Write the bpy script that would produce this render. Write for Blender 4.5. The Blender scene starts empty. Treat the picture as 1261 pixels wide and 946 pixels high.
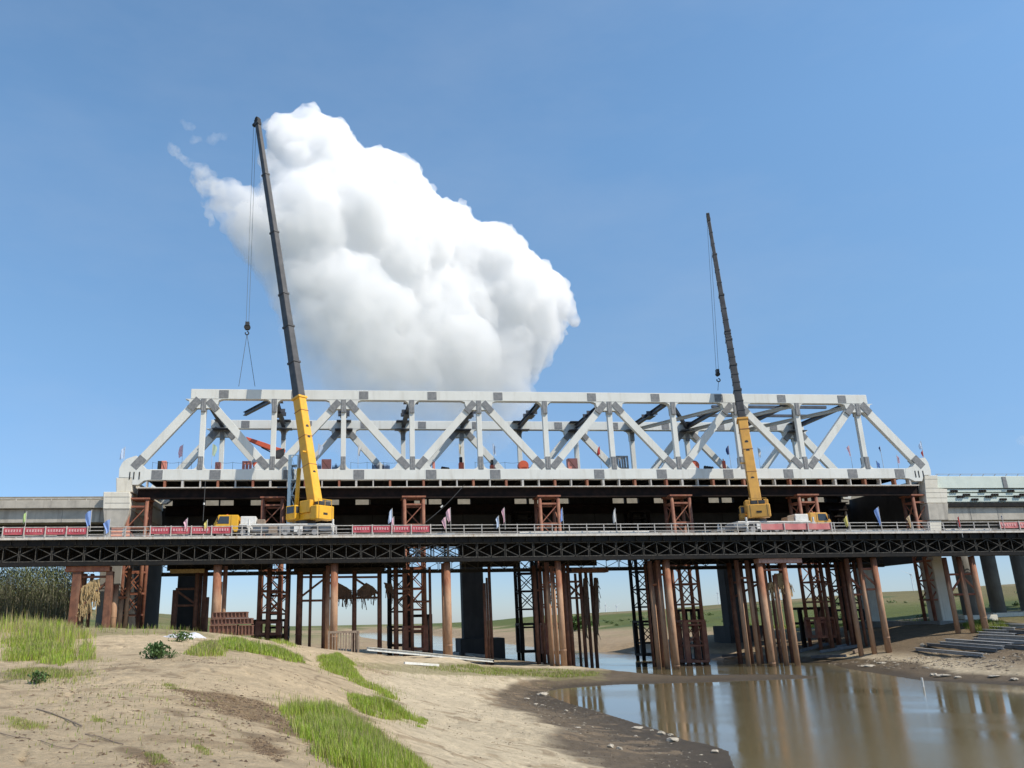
import bpy, math, random
import numpy as np
from mathutils import Vector, Matrix
sc = bpy.context.scene
COL = sc.collection
R = math.radians

# ---------------------------------------------------------------- camera
F, CX, CY = 1000., 531., 473.               # focal length and optical centre in the photo's pixels (the photo is a crop)
TH, RO = R(16.4), R(1.2)
CZ = 5.1                                   # eye height above the river
cam = bpy.data.cameras.new('camera'); cam_o = bpy.data.objects.new('camera', cam); COL.objects.link(cam_o)
sc.camera = cam_o
cam.lens = 36 * F / 1261; cam.shift_x = (630.5 - CX) / 1261; cam.sensor_width = 36; cam.clip_start = .1; cam.clip_end = 60000
cam_o.matrix_world = Matrix.Translation((0, 0, CZ)) @ Matrix.Rotation(R(90) + TH, 4, 'X') @ Matrix.Rotation(-RO, 4, 'Z')

# ---------------------------------------------------------------- sky and sun
SAZ, SEL = R(62), R(48)
sx, sy = math.sin(SAZ), -math.cos(SAZ)
SUN = Vector((sx * math.cos(SEL), sy * math.cos(SEL), math.sin(SEL)))
w = bpy.data.worlds.new('World'); sc.world = w; w.use_nodes = True
nt = w.node_tree
sky = nt.nodes.new('ShaderNodeTexSky'); sky.sky_type = 'NISHITA'; sky.sun_disc = False
sky.sun_elevation = SEL; sky.sun_rotation = math.atan2(sx, sy)
sky.air_density = 1.0; sky.dust_density = 0.25; sky.ozone_density = 2.5
# the air near the horizon is a clear pale blue here: tint the sky by elevation only
tcw = nt.nodes.new('ShaderNodeTexCoord'); sxyz = nt.nodes.new('ShaderNodeSeparateXYZ')
rmp = nt.nodes.new('ShaderNodeValToRGB')
mixs = nt.nodes.new('ShaderNodeMix'); mixs.data_type = 'RGBA'; mixs.blend_type = 'MULTIPLY'; mixs.inputs[0].default_value = 1
nt.links.new(tcw.outputs['Generated'], sxyz.inputs[0]); nt.links.new(sxyz.outputs[2], rmp.inputs[0])
e = rmp.color_ramp.elements
e[0].position = 0.0; e[0].color = (.62, .74, 1.02, 1)
e[1].position = .95; e[1].color = (.62, .66, .72, 1)  # zenith, out of view, dimmed to lower the fill light
for p_, c_ in ((.06, (.62, .75, 1.02)), (.16, (.77, .91, 1.06)), (.32, (1.05, 1.22, 1.25)), (.52, (1.26, 1.50, 1.50)), (.70, (1.34, 1.58, 1.56)), (.80, (1.1, 1.1, 1.1))):
    k_ = e.new(p_); k_.color = (*c_, 1)
nt.links.new(sky.outputs[0], mixs.inputs['A']); nt.links.new(rmp.outputs[0], mixs.inputs['B'])
vn = nt.nodes.new('ShaderNodeTexNoise'); vn.inputs['Scale'].default_value = 2.2; vn.inputs['Detail'].default_value = 6; vn.inputs['Roughness'].default_value = .6
vmap = nt.nodes.new('ShaderNodeMapping'); vmap.inputs['Scale'].default_value = (1, 1, 2.6); nt.links.new(tcw.outputs['Generated'], vmap.inputs[0]); nt.links.new(vmap.outputs[0], vn.inputs['Vector'])
vr = nt.nodes.new('ShaderNodeMapRange'); vr.inputs[1].default_value = .42; vr.inputs[2].default_value = .78; vr.inputs[4].default_value = .16; nt.links.new(vn.outputs['Fac'], vr.inputs[0])
veil = nt.nodes.new('ShaderNodeMix'); veil.data_type = 'RGBA'; veil.inputs['B'].default_value = (4.3, 4.8, 5.6, 1)     # thin high haze
nt.links.new(vr.outputs[0], veil.inputs[0]); nt.links.new(mixs.outputs['Result'], veil.inputs['A'])
nt.links.new(veil.outputs['Result'], nt.nodes['Background'].inputs[0])
nt.nodes['Background'].inputs[1].default_value = 0.135
sl = bpy.data.lights.new('sun', 'SUN'); sl.energy = 5.0; sl.angle = R(.5); sl.color = (1, .92, .80)
so = bpy.data.objects.new('sun', sl); COL.objects.link(so); so.rotation_euler = SUN.to_track_quat('Z', 'Y').to_euler()
vs = sc.view_settings
vs.view_transform = 'Standard'; vs.look = 'None'; vs.exposure = 0.0; vs.gamma = 1.0
sc.cycles.use_denoising = True
sc.cycles.max_bounces = 70; sc.cycles.diffuse_bounces = 3; sc.cycles.glossy_bounces = 4
sc.cycles.transmission_bounces = 3; sc.cycles.transparent_max_bounces = 8; sc.cycles.volume_bounces = 64; sc.cycles.volume_step_rate = .2; sc.cycles.volume_max_steps = 1024

# ---------------------------------------------------------------- measuring helpers
def ray(px, py):
    u = (px - CX) / F; v = -(py - CY) / F
    c, s = math.cos(RO), math.sin(RO)
    x = c * u + s * v; y = -s * u + c * v
    return np.array([x, math.cos(TH) - y * math.sin(TH), math.sin(TH) + y * math.cos(TH)])
class Frame:                                # u along a bridge, v across it (away), z up from the water
    def __init__(s, a, Y0):
        a = R(a); s.eu = np.array([math.cos(a), math.sin(a), 0]); s.ev = np.array([-math.sin(a), math.cos(a), 0]); s.o = np.array([0, Y0, 0.])
    def uz(s, px, py, v=0):
        d = ray(px, py); k = (v + s.o @ s.ev) / (d @ s.ev); p = d * k
        return float((p - s.o) @ s.eu), float(p[2]) + CZ
    def w(s, u, v, z): return s.o + s.eu * u + s.ev * v + np.array([0, 0, z])
    def px(s, px, py, v=0):
        u, z = s.uz(px, py, v); return s.w(u, v, z)
TR = Frame(7.5, 84.6); BR = Frame(6.2, 95.1)
ZH = np.array([0, 0, 1.])

# ---------------------------------------------------------------- object helpers
def tag(o, label=None, cat=None, group=None, kind=None):
    if label: o['label'] = label
    if cat: o['category'] = cat
    if group: o['group'] = group
    if kind: o['kind'] = kind
    return o
def thing(name, label, cat, loc, group=None):
    o = bpy.data.objects.new(name, None); COL.objects.link(o); o.location = Vector(loc); o.empty_display_size = .3
    return tag(o, label, cat, group)
def unit(v):
    return v / (np.linalg.norm(v) + 1e-12)
class MB:
    def __init__(s): s.v = []; s.f = []
    def add(s, vs_, fs):
        n = len(s.v); s.v.extend([tuple(map(float, p)) for p in vs_]); s.f.extend([tuple(i + n for i in f) for f in fs]); return s
    def hexa(s, p):                          # 8 points: bottom ring 0-3, top ring 4-7
        return s.add(p, [(3, 2, 1, 0), (4, 5, 6, 7), (0, 1, 5, 4), (1, 2, 6, 5), (2, 3, 7, 6), (3, 0, 4, 7)])
    def fbox(s, fr, u0, u1, v0, v1, z0, z1):
        return s.hexa([fr.w(u, v, z) for z in (z0, z1) for u, v in ((u0, v0), (u1, v0), (u1, v1), (u0, v1))])
    def beam(s, a, b, wd, ht, up=None, wd2=None, ht2=None):
        a = np.array(a, float); b = np.array(b, float); d = unit(b - a)
        up = ZH if up is None else np.array(up, float)
        if abs(d @ unit(up)) > .99: up = np.array([0, 1., 0]) if abs(d[1]) < .9 else np.array([1., 0, 0])
        sd = unit(np.cross(d, up)); upv = np.cross(sd, d)
        P = []
        for q, w_, h_ in ((a, wd, ht), (b, wd2 or wd, ht2 or ht)):
            for i, j in ((-1, -1), (1, -1), (1, 1), (-1, 1)): P.append(q + sd * i * w_ / 2 + upv * j * h_ / 2)
        return s.hexa(P)
    def ibeam(s, a, b, wd, ht, up=None, t=.03):
        a = np.array(a, float); b = np.array(b, float); d = unit(b - a)
        up = ZH if up is None else np.array(up, float)
        if abs(d @ unit(up)) > .99: up = np.array([0, 1., 0])
        sd = unit(np.cross(d, up)); upv = np.cross(sd, d)
        pr = [(-wd / 2, -ht / 2), (wd / 2, -ht / 2), (wd / 2, -ht / 2 + t), (t / 2, -ht / 2 + t), (t / 2, ht / 2 - t), (wd / 2, ht / 2 - t),
              (wd / 2, ht / 2), (-wd / 2, ht / 2), (-wd / 2, ht / 2 - t), (-t / 2, ht / 2 - t), (-t / 2, -ht / 2 + t), (-wd / 2, -ht / 2 + t)]
        P = [q + sd * x + upv * y for q in (a, b) for x, y in pr]
        n = len(pr)
        return s.add(P, [tuple(range(n)), tuple(range(2 * n - 1, n - 1, -1))] + [(i, i + n, (i + 1) % n + n, (i + 1) % n) for i in range(n)])
    def cyl(s, a, b, r, r2=None, n=12, cap=True):
        a = np.array(a, float); b = np.array(b, float); d = unit(b - a); r2 = r if r2 is None else r2
        t = np.array([1., 0, 0]) if abs(d[0]) < .8 else np.array([0, 1., 0])
        x = unit(np.cross(d, t)); y = np.cross(d, x)
        P = [q + (x * math.cos(k * 2 * math.pi / n) + y * math.sin(k * 2 * math.pi / n)) * rr for q, rr in ((a, r), (b, r2)) for k in range(n)]
        fs = [(i, (i + 1) % n, (i + 1) % n + n, i + n) for i in range(n)]
        if cap: fs += [tuple(range(n - 1, -1, -1)), tuple(range(n, 2 * n))]
        return s.add(P, fs)
    def path(s, pts, r, n=5):
        for a, b in zip(pts[:-1], pts[1:]): s.cyl(a, b, r, n=n)
        return s
    def prism(s, fr, poly, v0, v1):           # polygon of (u, z) pushed from v0 to v1
        n = len(poly)
        ar = sum(poly[i][0] * poly[(i + 1) % n][1] - poly[(i + 1) % n][0] * poly[i][1] for i in range(n))
        if ar < 0: poly = poly[::-1]
        P = [fr.w(u, v, z) for v in (v0, v1) for u, z in poly]
        return s.add(P, [tuple(range(n)), tuple(range(2 * n - 1, n - 1, -1))] + [(i, i + n, (i + 1) % n + n, (i + 1) % n) for i in range(n)])
    def build(s, name, mat, parent=None, bevel=0, smooth=False, off=None):
        me = bpy.data.meshes.new(name)
        V = np.array(s.v, float)
        base = np.array(parent_loc(parent)) if parent is not None else (np.array(off, float) if off is not None else np.zeros(3))
        me.from_pydata((V - base).tolist(), [], s.f); me.update()
        o = bpy.data.objects.new(name, me); COL.objects.link(o); me.materials.append(mat)
        if parent is not None: o.parent = parent
        elif off is not None: o.location = base
        if smooth:
            for p in me.polygons: p.use_smooth = len(p.vertices) == 4
        if bevel:
            m = o.modifiers.new('b', 'BEVEL'); m.width = bevel; m.segments = 1; m.limit_method = 'ANGLE'
        return o
def parent_loc(o):
    p = Vector((0, 0, 0))
    while o is not None: p += o.location; o = o.parent
    return p

# ---------------------------------------------------------------- materials
def mat_base(name):
    m = bpy.data.materials.new(name); m.use_nodes = True
    return m, m.node_tree.nodes, m.node_tree.links, m.node_tree.nodes['Principled BSDF']
def mixc(n, L, a, b, fac, mode='MIX'):
    x = n.new('ShaderNodeMix'); x.data_type = 'RGBA'; x.blend_type = mode
    for s_, v in (('A', a), ('B', b)):
        if isinstance(v, tuple): x.inputs[s_].default_value = (*v, 1)
        else: L.new(v, x.inputs[s_])
    if isinstance(fac, (int, float)): x.inputs[0].default_value = fac
    else: L.new(fac, x.inputs[0])
    return x.outputs['Result']
def noise(n, L, scale, detail=4, rough=.6, stretch=None, coord=None):
    t = n.new('ShaderNodeTexNoise'); t.inputs['Scale'].default_value = scale; t.inputs['Detail'].default_value = detail; t.inputs['Roughness'].default_value = rough
    g = n.new('ShaderNodeNewGeometry').outputs['Position'] if coord is None else coord
    if stretch:
        mp = n.new('ShaderNodeMapping'); mp.inputs['Scale'].default_value = stretch; L.new(g, mp.inputs[0]); g = mp.outputs[0]
    L.new(g, t.inputs['Vector'])
    return t.outputs['Fac']
def ramp(n, L, f, lo, hi, a=0., b=1.):
    r = n.new('ShaderNodeMapRange'); r.inputs[1].default_value = lo; r.inputs[2].default_value = hi; r.inputs[3].default_value = a; r.inputs[4].default_value = b
    L.new(f, r.inputs[0]); return r.outputs[0]
def pmat(name, c1, c2, scale=1.5, rough=.6, metal=0, streak=None, lo=.4, hi=.65, bump=0, bscale=8, streak_s=(3, 3, .25), spec=.5):
    m, n, L, b = mat_base(name)
    c = mixc(n, L, c1, c2, ramp(n, L, noise(n, L, scale, 5), lo, hi))
    if streak: c = mixc(n, L, c, streak, ramp(n, L, noise(n, L, 1.0, 4, .65, streak_s), .52, .8))
    L.new(c, b.inputs['Base Color'])
    b.inputs['Specular IOR Level'].default_value = spec; b.inputs['Roughness'].default_value = rough; b.inputs['Metallic'].default_value = metal
    if bump:
        bp = n.new('ShaderNodeBump'); bp.inputs['Strength'].default_value = bump; bp.inputs['Distance'].default_value = .05
        L.new(noise(n, L, bscale, 4), bp.inputs['Height']); L.new(bp.outputs[0], b.inputs['Normal'])
    return m
M = {}
M['white'] = pmat('white_steel_paint', (.72, .72, .665), (.66, .66, .605), .35, .5, streak=(.58, .565, .50), streak_s=(1.6, 1.6, .2))
M['splice'] = pmat('primed_splice_steel', (.17, .175, .178), (.25, .25, .245), 3, .55, streak=(.13, .13, .13), streak_s=(9, 9, 1.2))
M['cross'] = pmat('dark_blue_grey_steel', (.05, .055, .068), (.08, .085, .1), 1.2, .45)
M['dark'] = pmat('dark_steel', (.016, .016, .016), (.028, .024, .02), 2, .6, spec=.12)
M['bailey'] = pmat('weathered_panel_steel', (.05, .048, .043), (.12, .11, .095), 5, .55, spec=.12)
M['deckedge'] = pmat('dusty_grey_edge_steel', (.66, .62, .55), (.52, .47, .40), 3, .6, streak=(.38, .27, .18))
M['railpaint'] = pmat('pale_railing_paint', (.56, .53, .49), (.40, .37, .33), 4, .55)
M['railpaint2'] = M['railpaint']
M['tower'] = pmat('red_primer_rust', (.26, .085, .048), (.36, .15, .08), 1.6, .7, streak=(.16, .06, .04))
M['pinkcap'] = pmat('dusty_pink_steel', (.50, .30, .24), (.40, .22, .16), 2.2, .7, streak=(.3, .14, .09))
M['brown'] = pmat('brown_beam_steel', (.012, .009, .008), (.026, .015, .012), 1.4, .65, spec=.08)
M['rustbox'] = pmat('rusty_box_steel', (.16, .075, .05), (.23, .115, .075), 2.5, .75)
def pile_mat():
    m, n, L, b = mat_base('rusty_pipe_silted_below')
    g = n.new('ShaderNodeNewGeometry'); s = n.new('ShaderNodeSeparateXYZ'); L.new(g.outputs['Position'], s.inputs[0])
    zz = n.new('ShaderNodeMath'); zz.operation = 'ADD'; L.new(s.outputs[2], zz.inputs[0])
    nn = ramp(n, L, noise(n, L, .5, 3, .6, (1.5, 1.5, .5)), .2, .8, -1.6, 1.6); L.new(nn, zz.inputs[1])
    hi = mixc(n, L, (.20, .072, .036), (.34, .145, .07), ramp(n, L, noise(n, L, 2.0, 5, .65, (2, 2, .6)), .38, .66))
    lo = mixc(n, L, (.43, .255, .15), (.27, .14, .08), ramp(n, L, noise(n, L, 2.5, 5, .7, (2, 2, .5)), .45, .75))
    c = mixc(n, L, lo, hi, ramp(n, L, zz.outputs[0], 7.6, 9.0))
    c = mixc(n, L, c, (.10, .045, .028), ramp(n, L, noise(n, L, 1.3, 6, .75, (1.2, 1.2, .35)), .58, .72, 0, .5))
    # the tide mark: wet and dark just above the water
    c = mixc(n, L, (.09, .06, .035), c, ramp(n, L, zz.outputs[0], -1.0, .1))
    L.new(c, b.inputs['Base Color']); b.inputs['Roughness'].default_value = .75
    return m
M['pipe'] = pile_mat()
M['rustdark'] = pmat('dark_rust_pipe', (.12, .05, .03), (.21, .09, .05), 1.8, .75, streak=(.24, .13, .08))
M['blacktower'] = pmat('black_shaded_steel', (.018, .015, .014), (.035, .025, .02), 1.5, .6, spec=.12)  # shade under the far truss painted into the towers' black; also on brackets
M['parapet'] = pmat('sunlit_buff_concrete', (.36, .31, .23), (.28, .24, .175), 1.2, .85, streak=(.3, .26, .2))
M['fadedletter'] = pmat('faded_pink_lettering', (.80, .55, .55), (.7, .42, .43), 6, .8)
M['roundcol'] = pmat('grey_round_column', (.17, .165, .15), (.13, .125, .115), .7, .85, streak=(.09, .085, .08))
M['cream'] = pmat('pale_new_concrete', (.70, .655, .55), (.62, .58, .48), .8, .8, streak=(.52, .475, .39))
M['concrete'] = pmat('weathered_concrete', (.47, .43, .36), (.37, .34, .285), .9, .85, streak=(.24, .215, .18), streak_s=(1.2, 1.2, .12))
M['greyconc'] = pmat('grey_concrete', (.27, .26, .235), (.21, .20, .18), .7, .85, streak=(.15, .14, .125))
M['shadeconc'] = pmat('shade_dark_concrete', (.040, .039, .037), (.058, .056, .052), .4, .85, streak=(.028, .028, .026), streak_s=(.8, .8, .1))  # shade painted in: pier walls, soffits and old bridge coloured near black
M['yellow'] = pmat('crane_yellow', (.80, .43, .025), (.72, .37, .022), 1.4, .4, streak=(.58, .30, .03), streak_s=(2.5, 2.5, .4))
M['yellow2'] = pmat('faded_crane_yellow', (.70, .37, .07), (.60, .31, .06), 1.4, .45, streak=(.46, .25, .07), streak_s=(2.5, 2.5, .4))
M['boom'] = pmat('dark_grey_boom_paint', (.035, .034, .034), (.065, .063, .062), 1.0, .45)
M['black'] = pmat('black_rubber', (.02, .02, .02), (.03, .03, .03), 3, .8)
M['glass'] = pmat('dark_cab_glass', (.03, .04, .05), (.05, .06, .07), 1, .1)
M['offwhite'] = pmat('off_white_paint', (.75, .73, .68), (.62, .6, .54), 3, .5)
M['greymetal'] = pmat('grey_machine_steel', (.25, .25, .25), (.36, .35, .33), 3, .5)
M['redcloth'] = pmat('red_banner_cloth', (.42, .06, .085), (.50, .10, .12), .9, .8)
M['pinkcloth'] = pmat('sun_faded_banner_cloth', (.56, .17, .17), (.62, .25, .23), .9, .8)
M['peachboard'] = pmat('peach_painted_board', (.75, .38, .28), (.7, .34, .25), 2, .7)
M['orange'] = pmat('orange_red_paint', (.66, .12, .05), (.55, .10, .05), 2, .5)
M['coral'] = pmat('coral_cabinet_paint', (.74, .27, .2), (.68, .24, .17), 2, .5)
M['bluecyl'] = pmat('dark_blue_cylinder_paint', (.02, .04, .10), (.04, .07, .16), 4, .4)
M['steelblue'] = pmat('blue_grey_stair_paint', (.20, .30, .40), (.16, .25, .34), 2, .5)
M['greensteel'] = pmat('pale_green_steel', (.62, .68, .60), (.56, .62, .55), .7, .5)
M['straw'] = pmat('dry_flood_straw', (.50, .37, .19), (.33, .23, .11), 6, .95, bump=.6, bscale=12)
M['darkstraw'] = pmat('dark_flood_weed', (.10, .065, .045), (.16, .10, .065), 6, .95, bump=.6, bscale=12)
M['sack'] = pmat('white_sheet_cloth', (.62, .62, .64), (.48, .48, .5), 3, .8)
M['wood'] = pmat('weathered_grey_brown_timber', (.30, .23, .17), (.2, .15, .11), 5, .85)
M['greybeam'] = pmat('grey_galvanised_beam', (.36, .365, .36), (.46, .46, .45), 2, .5, streak=(.22, .21, .19))
M['greybeam2'] = pmat('dark_grey_beam', (.11, .12, .13), (.18, .185, .19), 2, .55)
M['whitebeam'] = pmat('white_grey_beam', (.62, .62, .58), (.5, .5, .47), 2, .5, streak=(.35, .33, .28))
M['stone'] = pmat('pale_foam_rock', (.46, .41, .33), (.34, .30, .23), 8, .9, bump=.5, bscale=20)
M['turbine'] = pmat('white_turbine_paint', (.8, .8, .82), (.78, .78, .8), 1, .5)
M['rope'] = pmat('dark_wire_rope', (.06, .06, .06), (.08, .08, .08), 1, .6)
def cloth(name, c):
    m, n, L, b = mat_base(name); b.inputs['Base Color'].default_value = (*c, 1); b.inputs['Roughness'].default_value = .8
    t = n.new('ShaderNodeBsdfTranslucent'); t.inputs[0].default_value = (*c, 1)
    mx = n.new('ShaderNodeMixShader'); mx.inputs[0].default_value = .35
    L.new(b.outputs[0], mx.inputs[1]); L.new(t.outputs[0], mx.inputs[2]); L.new(mx.outputs[0], n['Material Output'].inputs[0])
    return m
FC = {'pink': (.92, .58, .66), 'blue': (.30, .46, .86), 'paleblue': (.62, .74, .92), 'white': (.78, .78, .76), 'yellow': (.80, .70, .22),
      'green': (.55, .72, .30), 'red': (.7, .08, .07), 'tan': (.85, .62, .36), 'cream': (.8, .7, .5), 'palegreen': (.6, .75, .55), 'navy': (.05, .09, .25)}
for k_, c_ in FC.items(): M['flag_' + k_] = cloth(k_ + '_flag_cloth', c_)
M['polewhite'] = pmat('pale_flag_pole', (.6, .58, .54), (.5, .48, .45), 4, .5)

exec_order = None
# ================================================================ GROUND
WATER_PX = [(930, 1100), (905, 946), (897, 925), (870, 916), (845, 912), (822, 903), (788, 892), (762, 884), (736, 876), (703, 867), (678, 858),
            (673, 852), (690, 848.5), (720, 846), (765, 843), (860, 841), (930, 838.5), (1000, 835.5), (1010, 833.5), (980, 831), (930, 830.5), (873, 831), (847, 832.5),
            (808, 830), (775, 828), (740, 826), (725, 822), (690, 818), (640, 813), (600, 810), (560, 806), (540, 801), (500, 796), (470, 791),
            (446, 785), (440, 781), (445, 778.6), (500, 779.8), (545, 784), (600, 790), (650, 796), (700, 801), (738, 803), (773, 803.5), (803, 809),
            (864, 811.5), (898, 813), (985, 816), (1025, 818), (1040, 823), (1134, 838), (1190, 841), (1261, 845), (1400, 852), (1700, 880), (2300, 1300)]
def at_z(px, py, z):
    d = ray(px, py); return d * ((z - CZ) / d[2]) + np.array([0, 0, CZ])
WPOLY = np.array([at_z(x, y, 0)[:2] for x, y in WATER_PX] + [(54., -66.), (-4., -60.), (9.2, 11.2)])
def poly_in(poly, x, y):
    r = np.zeros(x.shape, bool); j = len(poly) - 1
    for i in range(len(poly)):
        xi, yi = poly[i]; xj, yj = poly[j]
        c = ((yi > y) != (yj > y)) & (x < (xj - xi) * (y - yi) / (yj - yi + 1e-12) + xi)
        r ^= c; j = i
    return r
def poly_dist(poly, x, y):
    d = np.full(x.shape, 1e9); n = len(poly)
    for i in range(n):
        ax, ay = poly[i]; bx, by = poly[(i + 1) % n]
        dx, dy = bx - ax, by - ay
        t = np.clip(((x - ax) * dx + (y - ay) * dy) / (dx * dx + dy * dy + 1e-12), 0, 1)
        d = np.minimum(d, np.hypot(ax + dx * t - x, ay + dy * t - y))
    return d
LAND_Z = [(0, 946, -1.6), (150, 946, -1.62), (300, 946, -1.75), (420, 946, -2.1), (520, 946, -2.9), (600, 946, -3.75), (700, 946, -4.4), (745, 946, -4.65),
          (-300, 946, -1.5), (-300, 850, -1.2),
          (0, 880, -1.45), (150, 880, -1.5), (300, 880, -1.75), (400, 880, -2.4), (470, 880, -3.1), (540, 885, -3.8), (620, 890, -4.25), (690, 915, -4.62),
          (100, 830, -1.25), (250, 830, -1.35), (340, 830, -1.6), (400, 835, -2.2), (440, 840, -2.8), (500, 850, -3.7), (560, 850, -4.1), (600, 850, -4.5),
          (0, 812, -1.1), (120, 800, -.85), (250, 800, -1.0), (330, 800, -1.3), (285, 783, -.6), (370, 795, -1.6), (405, 801, -2.15), (440, 806, -2.7),
          (500, 812, -3.4), (555, 815, -3.75), (600, 822, -4.15), (640, 828, -4.5), (700, 834, -4.72), (780, 836, -4.92), (860, 836, -4.95)]
LAND_Y = [(90, 778.5, 79), (150, 778.5, 79), (220, 778, 79), (552, 808, 84), (690, 822, 85), (1097, 808, 90), (1261, 822, 66), (1261, 790, 80), (1261, 768, 100), (1180, 776, 97),
          (1160, 763, 104), (1100, 772, 110), (1040, 800, 98), (1000, 812, 93), (1225, 759, 118), (1140, 815, 82), (1100, 762, 150), (960, 770, 160), (860, 785, 135), (880, 766, 210), (760, 790, 160), (690, 785, 240), (610, 784, 240)]
cp = []
for x, y, z in LAND_Z:
    p = at_z(x, y, z + CZ); cp.append((p[0], p[1], z))
for x, y, Y in LAND_Y:
    d = ray(x, y); k = Y / d[1]; cp.append((d[0] * k, Y, d[2] * k))
for a_ in (-69, -45, -33): cp += [(math.sin(R(a_)) * r, math.cos(R(a_)) * r, z) for r, z in ((12, -1.55), (40, -1.0), (80, -.2), (200, -.2))]
for a_ in (-110, -150): cp += [(math.sin(R(a_)) * r, math.cos(R(a_)) * r, -1.6) for r in (10, 100)]
for a_ in (-24, -4, 6, 16): cp += [(math.sin(R(a_)) * r, math.cos(R(a_)) * r, -1.62 - max(0, a_ - 6) * .02) for r in (2.5, 5)]
cp += [(math.sin(R(a_)) * 350, math.cos(R(a_)) * 350, z) for a_, z in ((-27, -.2), (-19, -.4), (-12, -2), (6, -4.6), (16, -3), (26, -1.3), (41, -.9), (56, -.9))]
cp += [(76, 53, -3.6), (118, 68, -1.5), (92, 10, -3.5), (24, -62, -4.5)]
cp = np.array(cp)
def st(x, y): return np.stack([np.arctan2(x, y), np.log(np.hypot(x, y) + .5) * .8], -1)
CPs = st(cp[:, 0], cp[:, 1])
def kern(d2): return np.where(d2 > 1e-12, .5 * d2 * np.log(d2 + 1e-12), 0)
nC = len(cp)
D2 = ((CPs[:, None] - CPs[None]) ** 2).sum(-1)
A_ = np.zeros((nC + 3, nC + 3)); A_[:nC, :nC] = kern(D2) + np.eye(nC) * 2e-4; A_[:nC, nC] = 1; A_[:nC, nC + 1:] = CPs; A_[nC:, :nC] = A_[:nC, nC:].T
SOL = np.linalg.solve(A_, np.concatenate([cp[:, 2], np.zeros(3)]))
def tps(x, y):
    q = st(x, y); out = SOL[nC] + q @ SOL[nC + 1:]
    for i in range(nC): out = out + SOL[i] * kern(((q - CPs[i]) ** 2).sum(-1))
    return out
# skyline of the far hills: pixel row of the crest against azimuth, and how far the crest is
SKYL = [(-400, 752, 500), (-50, 748, 500), (60, 748, 500), (200, 756, 600), (300, 764, 800), (345, 771, 900), (400, 775, 900), (430, 775.5, 900), (462, 775.5, 1000), (500, 772.5, 900), (532, 769.5, 700), (557, 767, 600), (608, 764, 520), (670, 758, 450), (735, 754.7, 420), (805, 751, 400),
        (858, 746.7, 380), (892, 744, 370), (979, 738, 350), (1086, 729.5, 330), (1127, 728, 320), (1177, 724, 310), (1261, 719, 300), (1400, 712, 300), (1800, 690, 300)]
sk = []
for x, y, r in SKYL:
    d = ray(x, y); sk.append((math.atan2(d[0], d[1]), d[2] / math.hypot(d[0], d[1]), r))
sk = np.array(sk)
def vnoise(x, y, s, seed=0):
    r = np.random.RandomState(seed); T = r.rand(256, 256)
    X = x / s; Y = y / s; i = np.floor(X).astype(int); j = np.floor(Y).astype(int); f = X - i; g = Y - j
    f = f * f * (3 - 2 * f); g = g * g * (3 - 2 * g)
    t = lambda a, b: T[a % 256, b % 256]
    return (t(i, j) * (1 - f) + t(i + 1, j) * f) * (1 - g) + (t(i, j + 1) * (1 - f) + t(i + 1, j + 1) * f) * g - .5
def sstep(a, b, x):
    t = np.clip((x - a) / (b - a), 0, 1); return t * t * (3 - 2 * t)
def height(x, y):
    r = np.hypot(x, y); az = np.arctan2(x, y)
    z = tps(x, y) + CZ
    far = np.interp(r, [260, 420], [0, 1]); z = z * (1 - far) + far * np.clip(z, .2, 5)
    tn = np.interp(az, sk[:, 0], sk[:, 1]); rh = np.interp(az, sk[:, 0], sk[:, 2])
    crest = tn * rh + CZ
    k = np.clip((r - rh * .42) / (rh * .58), 0, 1); k = k * k * (3 - 2 * k) * .75 + .25 * k
    z = z + np.maximum(crest - z, 0) * k
    z = z + vnoise(x, y, 60, 5) * np.clip(r / rh, 0, 1) * 1.5 * (r > 150) * (1 - k * .9)
    # small relief
    am = np.clip(r / 20, .25, 1) * np.interp(r, [100, 250], [1, .2])
    z = z + (vnoise(x, y, 2.2, 1) * .12 + vnoise(x, y, .8, 2) * .06 + vnoise(x, y, 6, 3) * .16 + vnoise(x, y, .3, 8) * .035) * am
    rl = 1 - np.abs(vnoise(x + y * .6, (y - x * .6) * .32, 1.1, 61) + .35 * vnoise(x, y, .5, 62)) * 2
    z = z - sstep(.84, .99, rl) * .05 * sstep(0, .2, vnoise(x, y, 5, 63) + .12) * (r < 70)
    z = z + np.maximum(vnoise(x, y, .16, 64), 0) * .05 * sstep(.05, .25, vnoise(x, y, 2.6, 65)) * (r < 40)
    ins = poly_in(WPOLY, x, y); d = poly_dist(WPOLY, x, y)
    d = d + vnoise(x, y, 1.0, 6) * .5 + vnoise(x, y, 3., 7) * .5
    sd = np.where(ins, -np.abs(d), np.maximum(d, .02))
    dry = np.maximum(z, .12)
    zl = dry * sstep(0, 1, np.clip(sd / np.interp(r, [0, 60, 300], [3., 4., 12.]), 0, 1)) + .01
    zl = np.where(sd < 0, -np.minimum(.05 + np.abs(sd) * .18, 1.2), zl)
    return zl, sd
AZN = np.concatenate([np.linspace(-180, -40, 60)[:-1], np.linspace(-40, -31, 40)[:-1], np.linspace(-31, 40, 900), np.linspace(40, 49, 40)[1:], np.linspace(49, 180, 60)[1:]])
RN = np.concatenate([[.3, 1, 2, 3], np.geomspace(4, 400, 800), np.geomspace(404, 4000, 60)])
AA, RR = np.meshgrid(R(1) * AZN, RN)
GX, GY = RR * np.sin(AA), RR * np.cos(AA)
GZ, GSD = height(GX, GY)
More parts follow.
